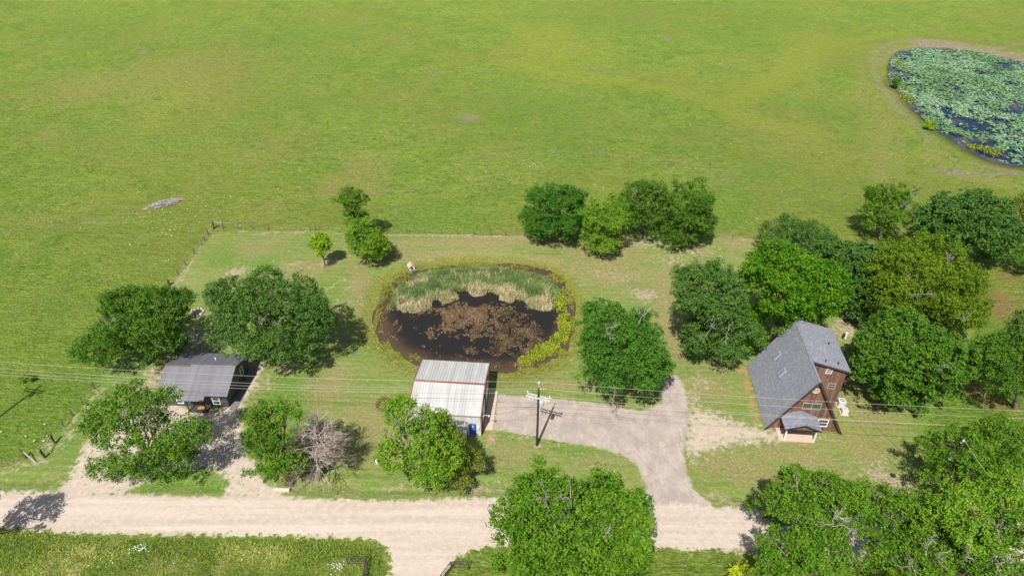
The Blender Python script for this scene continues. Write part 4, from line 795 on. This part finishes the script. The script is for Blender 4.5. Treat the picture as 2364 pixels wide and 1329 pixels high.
mat_plants('shore_weeds', [(905,690,18,26,.3),(935,826,50,12,.25),(1000,852,30,8,.2),(1255,850,60,10,.3),(890,800,14,20,.2),(1170,866,50,5,.15),(1322,740,8,60,.4),(1300,680,20,20,.3),(875,720,8,40,.3),(1295,815,16,14,.3),(1230,858,40,7,.3),(910,822,20,10,.2),(1000,620,70,8,.3),(1100,612,80,6,.3),(1200,617,80,8,.35),(1280,645,30,14,.3),(930,642,30,14,.25),(1318,690,10,30,.25),(893,672,14,22,.2)], 9000, .16, attr_mat("shore_weed", [(0,(.10,.12,.016)),(.5,(.19,.20,.028)),(1,(.30,.29,.05))], .7, .15), 'olive weeds growing at the waterline of the near pond', 'water plants', WZ, .49, 7, lambda x, y: .5 + 0*x, 1.1, .08)
# lily pads
M_pad = attr_mat("lily_pads", [(0,(.060,.140,.025)),(.30,(.105,.205,.070)),(.7,(.160,.285,.145)),(1,(.25,.38,.22))], .5, .08)
r = np.random.default_rng(21); x, y, s = scatter(lily_pg, 110000, r)
nn = .40*vnoise(x,y,9,11) + .32*vnoise(x,y,3.2,12) + .28*vnoise(x,y,1.1,13)
edge_ = np.clip(1 - s/5.0, 0, 1) * (vnoise(x, y, 14, 15) > .35)
hole = np.zeros(len(x))
for px, py, rx, ry, w in ((2195,265,50,28,.24),(2215,245,44,16,.16),(2130,200,20,10,.14),(2160,220,24,8,.12),(2250,330,46,10,.22),(2340,350,60,20,.16),(2330,150,30,5,.1),(2130,125,60,6,.16),(2190,150,26,8,.08),(2280,360,60,10,.2),(2360,330,40,20,.10)):
    c = P(px,py,LZ); a = abs(P(px+rx,py,LZ)[0]-c[0]); b = abs(P(px,py-ry,LZ)[1]-c[1]); hole += w*np.exp(-((x-c[0])/a)**2-((y-c[1])/b)**2)
nn = nn + .22*(vnoise(x,y,.75,17)-.5) + .42*(r.random(len(x))-.5); k = nn > .500 + hole + .18*edge_ ; x, y, nn = x[k], y[k], nn[k]; N = len(x)
rad = r.uniform(.12,.26,N)*(1+.3*(nn>.55)); tv = np.clip(.55 + .9*(nn-.5) + r.normal(0,.18,N) - (vnoise(x,y,7,16) > .60)*r.uniform(0,.45,N), 0, 1)
ang = np.arange(6)*math.pi/3; z = LZ + .015 + r.random(N)*.02 + (nn > .5)*r.random(N)*.35; tl = r.uniform(-.28,.28,(N,2))*(nn > .5)[:,None]
V = np.stack([np.stack([x + rad*math.cos(a), y + rad*math.sin(a), np.maximum(z + rad*(math.cos(a)*tl[:,0]+math.sin(a)*tl[:,1]), LZ+.012)], 1) for a in ang], 1).reshape(-1,3)
me = fast_mesh('lily_pads', V, np.arange(N*6).reshape(-1,6), 6); face_attr(me, "v", tv); tag(link('lily_pads', me, M_pad), 'blue green lily pads covering most of the pond at the upper right', 'lily pads', kind='stuff')
mat_plants('lily_pond_weeds', [(2290,352,26,9,.5),(2250,342,20,5,.2),(2076,152,14,7,.25),(2080,200,8,14,.3),(2345,370,6,3,.1),(2090,225,14,14,.2)], 3000, .4, attr_mat('lily_shore_weed', [(0,(.07,.11,.012)),(.5,(.15,.19,.025)),(1,(.26,.28,.04))], .6, .15), 'yellow green weeds at the shore of the lily pond', 'water plants', LZ, .36, 8, lambda x, y: .5 + 0*x, 2.5, .3)
# tall grass on the near verge
M_vg = attr_mat("tall_verge_grass", [(0,(.09,.14,.02)),(.38,(.26,.37,.050)),(.66,(.46,.50,.12)),(.85,(.60,.52,.22)),(1,(.75,.63,.33))], .7, .25)
r = np.random.default_rng(31); ve = poly([(-260,1226),(0,1224),(90,1229),(180,1237),(500,1240),(700,1243),(850,1250),(884,1268),(894,1302),(888,1350),(860,1430),(-260,1430)])
x, y, s = scatter(ve, 150000, r); nn = .5*vnoise(x,y,3.2,21)+.5*vnoise(x,y,1.0,22); keep = nn + .3*r.random(len(x)) > .46; x, y, s, nn = x[keep], y[keep], s[keep], nn[keep]
tan_ = np.clip((vnoise(x,y,3.0,23)-.50)*2.4, 0, 1) * np.clip(s/1.6, 0, 1); v = np.clip(.30 + .42*tan_ + r.normal(0,.14,len(x)), 0, 1)
V, Fq, vv = blades(r, x, y, np.array([0.0]*len(x))-.06, r.uniform(.12,.36,len(x))*(.4+nn)*np.clip(.3+s,0,1), .05+.03*r.random(len(x)), .8, v, .6)
me = fast_mesh('tall_verge_grass', V, Fq); face_attr(me, "v", vv); tag(link('tall_verge_grass', me, M_vg), 'tall tangled grass filling the verge at the lower left', 'grass', kind='stuff')
def flowers(name, spots, n, size, c, label, seed, zoff):
    r = np.random.default_rng(seed); V = []
    for px, py, rx, ry, w in spots:
        for _ in range(int(n*w)):
            g = G(px + rx*r.normal()*.6, py + ry*r.normal()*.6); s = size*r.uniform(.5,1.3); a = r.uniform(0,6.28); g[2] += zoff*r.uniform(.7,1.2)
            for k in range(4): V.append((g[0]+s*math.cos(a+k*1.57), g[1]+s*math.sin(a+k*1.57), g[2]+.15*s*(k % 2)))
    V = np.array(V); me = fast_mesh(name, V, np.arange(len(V)).reshape(-1,4)); return tag(link(name, me, plain(name+"_petals", c, .7, 0, .1)), label, 'flowers', kind='stuff')
flowers('daisies', [(328,1272,18,8,1.0),(20,1222,30,6,.3),(780,1315,22,12,.7),(748,1237,6,4,.12),(280,1300,160,20,.4),(600,1290,160,20,.3)], 40, .055, (.70,.80,.76), 'white daisies in the tall grass of the lower left verge', 41, .55)
flowers('thistle_heads', [(350,470,260,60,1.0),(430,500,120,50,.6),(1240,385,34,6,.5),(1220,410,40,16,.3),(700,300,500,80,.8),(1400,430,120,40,.2),(80,1010,60,50,.15),(360,540,60,70,.5)], 60, .13, (.52,.54,.26), 'pale yellow thistle heads dotted over the pasture', 42, .25)

# ---------------------------------------------------------------- utility poles and wires
M_pole = bark_mat("creosote_pole", (.055,.042,.034)); M_greyw = plain("weathered_crossarm", (.52,.51,.50), .7); M_ins = plain("porcelain", (.62,.64,.70), .3, 0, .05); M_galv = plain("galvanised_steel", (.50,.53,.58), .45, .2)
M_wire = plain("bare_aluminium_wire", (.40,.38,.33), .5, .1)
def utility_pole(base, h, label, arm_dir, seed=0, arm=True, trans=1, lean=(0,0), group='utility poles'):
    e = empty('utility_pole', base, label, 'utility pole', group); L = np.array([lean[0], lean[1], 0.])
    m = MB(); m.tube([(0,0,-.2), L*.5+[0,0,h*.5], L+[0,0,h]], [.165,.14,.11], 10); m.build('pole', M_pole, e)
    d = np.array([math.cos(arm_dir), math.sin(arm_dir), 0.]); n = np.array([-d[1], d[0], 0]); att = {}
    if arm:
        for k, s in enumerate((-1, 1)):
            a = MB(); z = h - 1.45; c = L*.9 + n*s*.19 + [0,0,z]; edge(a, c - d*1.45, c + d*1.45, .10, .13); a.build('crossarm', M_greyw, e)
        for k, q in (('l',-1.38),('r',1.3)):
            p = L*.9 + d*q + n*(.19 if q < 0 else .19) + [0,0,h-1.38]; MB().lathe([(.02,0),(.02,.16),(.085,.18),(.05,.24),(.085,.28),(.05,.36)], p, 8).build('insulator', M_ins, e); att[k] = base + p + [0,0,.36]
        for q in (-1.1,-.7,.9): MB().tube([L*.9 + d*q - n*.19 + [0,0,h-1.5], L*.9 + d*(q+.1) - n*.25 + [0,0,h-1.95]], .045, 6).build('cutout_fuse', M_ins, e)
        MB().tube([L+[0,0,h-1.3], L + d*.02 + [0,0,h+.75]], .035, 6).build('top_pin', M_galv, e)
    MB().lathe([(.02,0),(.02,.10),(.10,.12),(.06,.18),(.10,.22),(.04,.30)], L+[0,0,h+(.7 if arm else 0)], 8).build('insulator', M_ins, e); att['t'] = base + L + [0,0,h+(1.0 if arm else .3)]
    MB().tube([L+d*.08+[0,0,h-.12], L+d*.30+[0,0,h-.02]], .04, 6).build('insulator', M_ins, e); att['n'] = base + L + d*.30 + [0,0,h]
    for k in range(trans):
        c = L + d*.42 - n*.12 + [0,0,h-2.65]; tr = MB().lathe([(.20,0),(.24,.04),(.24,.72),(.20,.80),(.05,.84)], c, 12).build('transformer', M_galv, e, None)
        for q in (-.1,.1): MB().lathe([(.03,0),(.05,.05),(.03,.12),(.05,.16),(.02,.22)], c + d*q + [0,0,.82], 6).build('bushing', M_ins, tr)
        MB().tube([L+[0,0,h-2.2], c+[0,0,.4]], .04, 5).build('bracket', M_galv, tr)
    return e, att
PB = np.array([3.07, 56.93, 0.0]); PL = np.array([-66.4, 60.9, 0.0]); PR = np.array([73.5, 51.6, 0.0]); line = math.atan2(-.075, 1)
cp, ca = utility_pole(PB, 9.75, 'tall dark utility pole with double crossarm and transformer beside the paved drive', math.radians(-20))
lp, la = utility_pole(PL, 9.75, 'utility pole just outside the left edge of the photo that carries the wires on', math.radians(-12))
rp, ra = utility_pole(PR, 9.75, 'utility pole just outside the right edge of the photo that carries the wires on', math.radians(-20))
for e_ in (): pass
def wire(a, b, sag, label, rad=.014, name='utility_wire', grp='wires of the utility line', mat=None):
    a, b = np.array(a), np.array(b); pts = [a + (b-a)*t - np.array([0,0,4*sag*t*(1-t)]) for t in np.linspace(0, 1, 25)]
    o = MB().tube(pts, rad, 5, False).build(name, mat or M_wire); return tag(o, label, 'wire', grp)
SIDE = {'left': (la, 'left'), 'right': (ra, 'right')}
NM = {'t': 'from the pin on top of the tall pole', 'n': 'from just under the tip of the tall pole', 'l': 'from the near end of the crossarm', 'r': 'from the far end of the crossarm'}
wire(ca['t'], la['t'], .9, 'utility wire running left from the pin on top of the dark pole'); wire(ca['n'], la['n'], 1.0, 'utility wire running left from just under the tip of the dark pole')
wire(ca['l'], la['l'], 1.0, 'utility wire running left from the left end of the crossarm'); wire(ca['l']+[.35,-.25,-.1], la['l']+[.3,-.35,-.1], 1.1, 'lowest utility wire running left from the crossarm')
wire(ca['t'], ra['t'], .7, 'utility wire running right from the pin on top of the dark pole'); wire(ca['n'], ra['n'], .8, 'utility wire running right from just under the tip of the dark pole')
wire(ca['r'], np.array(P(2300, 986, 8.2)), .5, 'utility wire running right from the right end of the crossarm into the trees'); wire(ca['r']+[-.3,-.25,-.15], np.array(P(2300, 984, 8.0)), .6, 'lowest utility wire running right from the crossarm into the trees')
p2t = P(2227, 1013, 10.7); p2b = np.array([p2t[0]-.1, p2t[1]-.1, 0.0])
e2, a2 = utility_pole(p2b, 10.4, 'grey utility pole with transformer rising out of the trees at the lower right', math.radians(200), arm=False, trans=1)
wire(a2['t'], P(2420, 1258, 10.2), .5, 'pale service wire running from the grey pole to the lower right corner', .018)
wire(np.array([42.0, 64.0, 4.2]), P(2130, 1085, 5.0), .7, 'dark thin line sagging from the A-frame house down into the trees', .02, mat=M_dark)  # thin dark tube sagging from the house side towards the trees
wire(PB + [0,0,7.3], np.array([-3.75, 58.95, 3.3]), .5, 'thin service cable from the dark pole to the corner of the white shop', .012, mat=M_dark)

# ---------------------------------------------------------------- fences and gates
M_post = bark_mat("weathered_post", (.115,.095,.080)); M_rail = plain("weathered_rail", (.34,.31,.28), .8, 0, .25); M_thin = plain("fence_wire", (.22,.20,.18), .6)
M_pipe = plain("brown_pipe", (.065,.045,.042), .5)
def fence(name, label, posts, hts, radii, seed, rails=()):
    r = np.random.default_rng(seed); B = [G(*p) for p in posts]; b0 = B[0]; e = empty(name, b0, label, 'fence', 'wire fences around the yard'); tops = []
    for b, h, rd in zip(B, hts, radii):
        l = r.normal(0, .09, 2)*h; a = b-b0; tp = a + [l[0], l[1], h]; tops.append((a, tp)); MB().tube([a-[0,0,.1], (a+tp)/2+r.normal(0,.02,3), tp], [rd*1.1, rd, rd*.9], 7).build('post', M_post, e)
    for k, f in enumerate((.35,.65,.92)):
        m = MB()
        for (a, t), (c, u) in zip(tops[:-1], tops[1:]):
            if np.linalg.norm(c-a) < 60: m.tube([a+(t-a)*f, (a+(t-a)*f + c+(u-c)*f)/2 - [0,0,.05], c+(u-c)*f], .007, 4, False)
        m.build('wire_strand', M_thin, e)
    for i, j, f in rails:
        (a, t), (c, u) = tops[i], tops[j]; MB().tube([a+(t-a)*f, c+(u-c)*f], .055, 7).build('rail', M_rail, e)
    return e
fence('wire_fence', 'old wire fence with leaning wooden posts left of the charcoal cabin', [(104,1056),(147,985),(170,960),(192,933),(219,897),(262,850),(300,800),(345,720),(391,659)], [1.4,1.1,1.3,1.3,1.3,1.2,1.2,1.2,1.3], [.11,.06,.06,.06,.06,.06,.06,.06,.20], 61)
fence('wire_fence', 'wire fence climbing to the brace corner at the top left of the mown yard', [(391,657),(412,633),(430,614),(449,586),(464,565),(473,556),(482,542),(493,528)], [1.2,1.1,1.1,1.3,1.1,.9,1.4,1.6], [.06,.06,.06,.07,.06,.12,.09,.17], 62)
fence('wire_fence', 'back fence of thin posts along the mown yard behind the near pond', [(493,527),(515,527.5),(550,529),(583,530),(620,530),(716,533),(729,531),(893,538),(939,538),(980,539),(1019,540),(1056,541),(1094,542),(1132,543),(1168,544),(1210,547),(1350,550),(1470,552),(1560,554),(1690,553),(1740,553)], [1.5,1.4,1.3,1.4,1.3,1.0,1.1]+[1.0]*14, [.12,.09,.06,.06,.06,.05,.06]+[.06]*14, 63, [(0,1,.82)])
b = G(104,1056); e = empty('fence_brace', b, 'wooden H brace of two thick posts and a rail at the lower left gateway', 'fence brace', 'gateway timbers at the lower left')
q = G(127,1022)-b
for a, h in ((np.zeros(3),1.5),(q,1.5)): MB().tube([a-[0,0,.1], a+[-.12,.05,h]], [.15,.12], 8).build('post', M_post, e)
MB().tube([[-.10,.05,1.25], q+[-.1,.05,1.3]], .05, 7).build('rail', M_rail, e); MB().tube([[.05,-.1,.15], q*.35+[0,0,1.2]], .02, 5).build('brace_wire', M_rail, e)
b = G(61,1058); e = empty('broken_post', b, 'leaning broken gate post with a pale plank beside it at the far lower left', 'gate post', 'gateway timbers at the lower left')
MB().tube([[0,0,-.1],[-.35,.25,1.1]], [.12,.10], 8).build('post', M_post, e)
pk = MB(); edge(pk, G(84,1069)-b+[0,0,.08], [-.1,.2,.95], .14, .05); pk.build('plank', M_rail, e)
def pipe_gate(label, base, segs, h=1.35):                  # segs: list of (p0,p1) ground offsets
    e = empty('pipe_gate', base, label, 'pipe gate', 'pipe gates at the side road')
    for (a, b_), nr, posts in segs:
        a = np.array([*a,0.]); b_ = np.array([*b_,0.])
        for p in posts: q = a+(b_-a)*p; MB().tube([q, q+[0,0,h]], .055, 8).build('post', M_pipe, e)
        for k in range(nr): z = h - (h-.25)*k/(nr-1); MB().tube([a+[0,0,z], b_+[0,0,z]], .045 if k in (0, nr-1) else .025, 6).build('rail', M_pipe, e)
    return e
pipe_gate('brown pipe gate with side panel left of the side road at the bottom edge', G(848,1302), [(((-2.0,0),(0,0)),5,(0,.98)), (((0,0),(.15,-3.4)),4,(.5,1.0))])
pipe_gate('brown pipe gate with side panel right of the side road at the bottom edge', G(1042,1313), [(((0,0),(1.75,.05)),5,(.02,1.0)), (((0,0),(-1.6,-2.6)),4,(.55,1.0))])

# ---------------------------------------------------------------- small things
r = np.random.default_rng(71); b = G(378,472); m = MB(); ux = G(420,462)-b; ux[2] = 0; Lx = np.linalg.norm(ux); ux /= Lx; vx = np.array([-ux[1], ux[0], 0])
for i in range(420):
    a = r.normal(0, .48)*Lx; a = max(-1.05*Lx, min(1.05*Lx, a)); w = 1.35*(1-(a/Lx/1.15)**2); c = ux*a + vx*r.normal(0, .42)*w + [0,0,abs(r.normal(0,.28))*max(w,.1)*.7+.05]; an = r.normal(0, .65); d = ux*math.cos(an)+vx*math.sin(an)+[0,0,r.normal(0,.15)]; l = r.uniform(.5,1.7); m.tube([c-d*l/2, c+[0,0,.05], c+d*l/2], r.uniform(.02,.055), 4, False)
o = m.build('brush_pile', plain("dead_brush", (.33,.275,.27), .9, 0, .4, 2)); o.location = b; tag(o, 'long heap of grey dead branches lying alone in the pasture', 'brush pile')
b = G(887,937); e = empty('round_hay_feeder', b, 'rusty round metal hay feeder lying on the lawn left of the white shop', 'hay feeder'); M_rust = plain("rust", (.13,.050,.030), .8, 0, .35, 4)
rg = lambda R_, z, n=20: [(R_*math.cos(2*math.pi*i/n), R_*math.sin(2*math.pi*i/n), z) for i in range(n+1)]
for R_, z in ((1.0,.06),(1.0,.5),(.88,.85)): MB().tube(rg(R_, z), .035, 6, False).build('hoop', M_rust, e)
m = MB()
for i in range(11): a = 2*math.pi*i/11; m.tube([(math.cos(a),math.sin(a),.06),(math.cos(a+.35)*1.0,math.sin(a+.35)*1.0,.5),(.88*math.cos(a+.8),.88*math.sin(a+.8),.85)], .024, 5)
for i in range(4): a = math.pi*i/4+.3; m.tube([(.98*math.cos(a),.98*math.sin(a),.3),(-.85*math.cos(a+.4),-.85*math.sin(a+.4),.6)], .022, 5)
m.build('bars', M_rust, e)
b = G(950,619); e = empty('dog_house', b, 'tiny pale blue dog house with a pinkish roof on the lawn behind the pond', 'dog house', rz=R(20)); s = .46
M_pb = plain("pale_blue_paint", (.50,.66,.72), .6); m = MB(); m.add([(-s,-s*1.1,0),(s,-s*1.1,0),(s,s*1.1,0),(-s,s*1.1,0),(-s,-s*1.1,.6),(s,-s*1.1,.6),(s,s*1.1,.6),(-s,s*1.1,.6),(0,-s*1.1,.98),(0,s*1.1,.98)], [(0,3,2,1),(0,1,5,8,4),(2,3,7,9,6),(1,2,6,9,8,5),(3,0,4,8,9,7)]); m.build('wall', M_pb, e)
m = MB(); M_pk = plain("pink_shingle", (.52,.34,.28), .8); panel(m, (-.62,.66,.50), (-.62,-.66,.50), (0,-.66,1.04), (0,.66,1.04), .04); panel(m, (.62,-.66,.50), (.62,.66,.50), (0,.66,1.04), (0,-.66,1.04), .04); m.build('roof', M_pk, e)
MB().add([(-.20,-s*1.1-.006,.05),(.20,-s*1.1-.006,.05),(.20,-s*1.1-.006,.42),(.1,-s*1.1-.006,.52),(-.1,-s*1.1-.006,.52),(-.20,-s*1.1-.006,.42)], [(0,1,2,3,4,5)]).build('doorway', M_dark, e)
b = G(870,1069); e = empty('utility_pedestal', b, 'small pale blue utility pedestal on the lawn left of the bushy tree by the shop', 'utility box'); MB().box((-.13,-.11,0),(.13,.11,.62)).build('body', M_pb, e); MB().box((-.16,-.14,.62),(.16,.14,.72)).build('lid', M_white, e)
b = G(1951,781); e = empty('white_standpipe', b, 'white standpipe with a dark cap standing on bare ground behind the house', 'standpipe'); MB().lathe([(.11,0),(.11,1.0),(.14,1.0),(.14,1.12)], (0,0,0), 10).build('pipe', M_white, e); MB().box((-.5,-.1,0),(-.3,.12,.9)).build('box', M_dark, e)
b = G(652,1130); cv = MB(); cv.tube([(-.9,0,.08),(.9,-.1,.08)], .26, 14); o = cv.build('drain_pipe', M_conc); o.location = b; tag(o, 'pale concrete drain pipe end in the grass under the full green tree', 'drain pipe')
b = G(2061,1097); o = MB().lathe([(.34,0),(.34,.05),(.22,.07)], (0,0,0), 12).build('valve_lid', M_dark); o.location = b; tag(o, 'small dark round valve lid in the lawn left of the transformer tree', 'valve lid')
b = G(455,722); e = empty('fire_pit', b, 'stone ring fire pit in the shade between the two trees behind the cabin', 'fire pit'); r = np.random.default_rng(81)
for i in range(11):
    a = 2*math.pi*i/11; mm = MB().lathe([(.10,0),(.20,.06),(.20,.2),(.12,.3)], (0,0,0), 7); s_ = mm.build('stone', M_conc if i % 3 else M_concg, e); s_.location = (.95*math.cos(a), .95*math.sin(a), 0); s_.rotation_euler[2] = r.uniform(0,6); s_.scale = (r.uniform(.8,1.3), r.uniform(.8,1.2), r.uniform(.7,1.2))
MB().lathe([(.75,0),(.75,.04)], (0,0,0), 14).build('ash_bed', M_dark, e)
# loose stones beside the cabin wall
for i, (px, py, s_) in enumerate(((586,905,.16),(578,918,.2),(569,930,.15),(560,940,.18),(548,948,.14))):
    pass
# fallen stick on the lawn by the shop
b = G(960,850); o = MB().tube([(-.5,-.4,.05),(0,0,.12),(.6,.7,.06)], [.05,.05,.02], 6).tube([(0,0,.12),(.5,.1,.06)], .025, 5).build('fallen_branch', M_dead); o.location = b; tag(o, 'pale fallen branch on the grass left of the white shop roof', 'branch')
for t_ in TREES: print(t_)
print('leaf faces', sum(t_[1] for t_ in TREES))
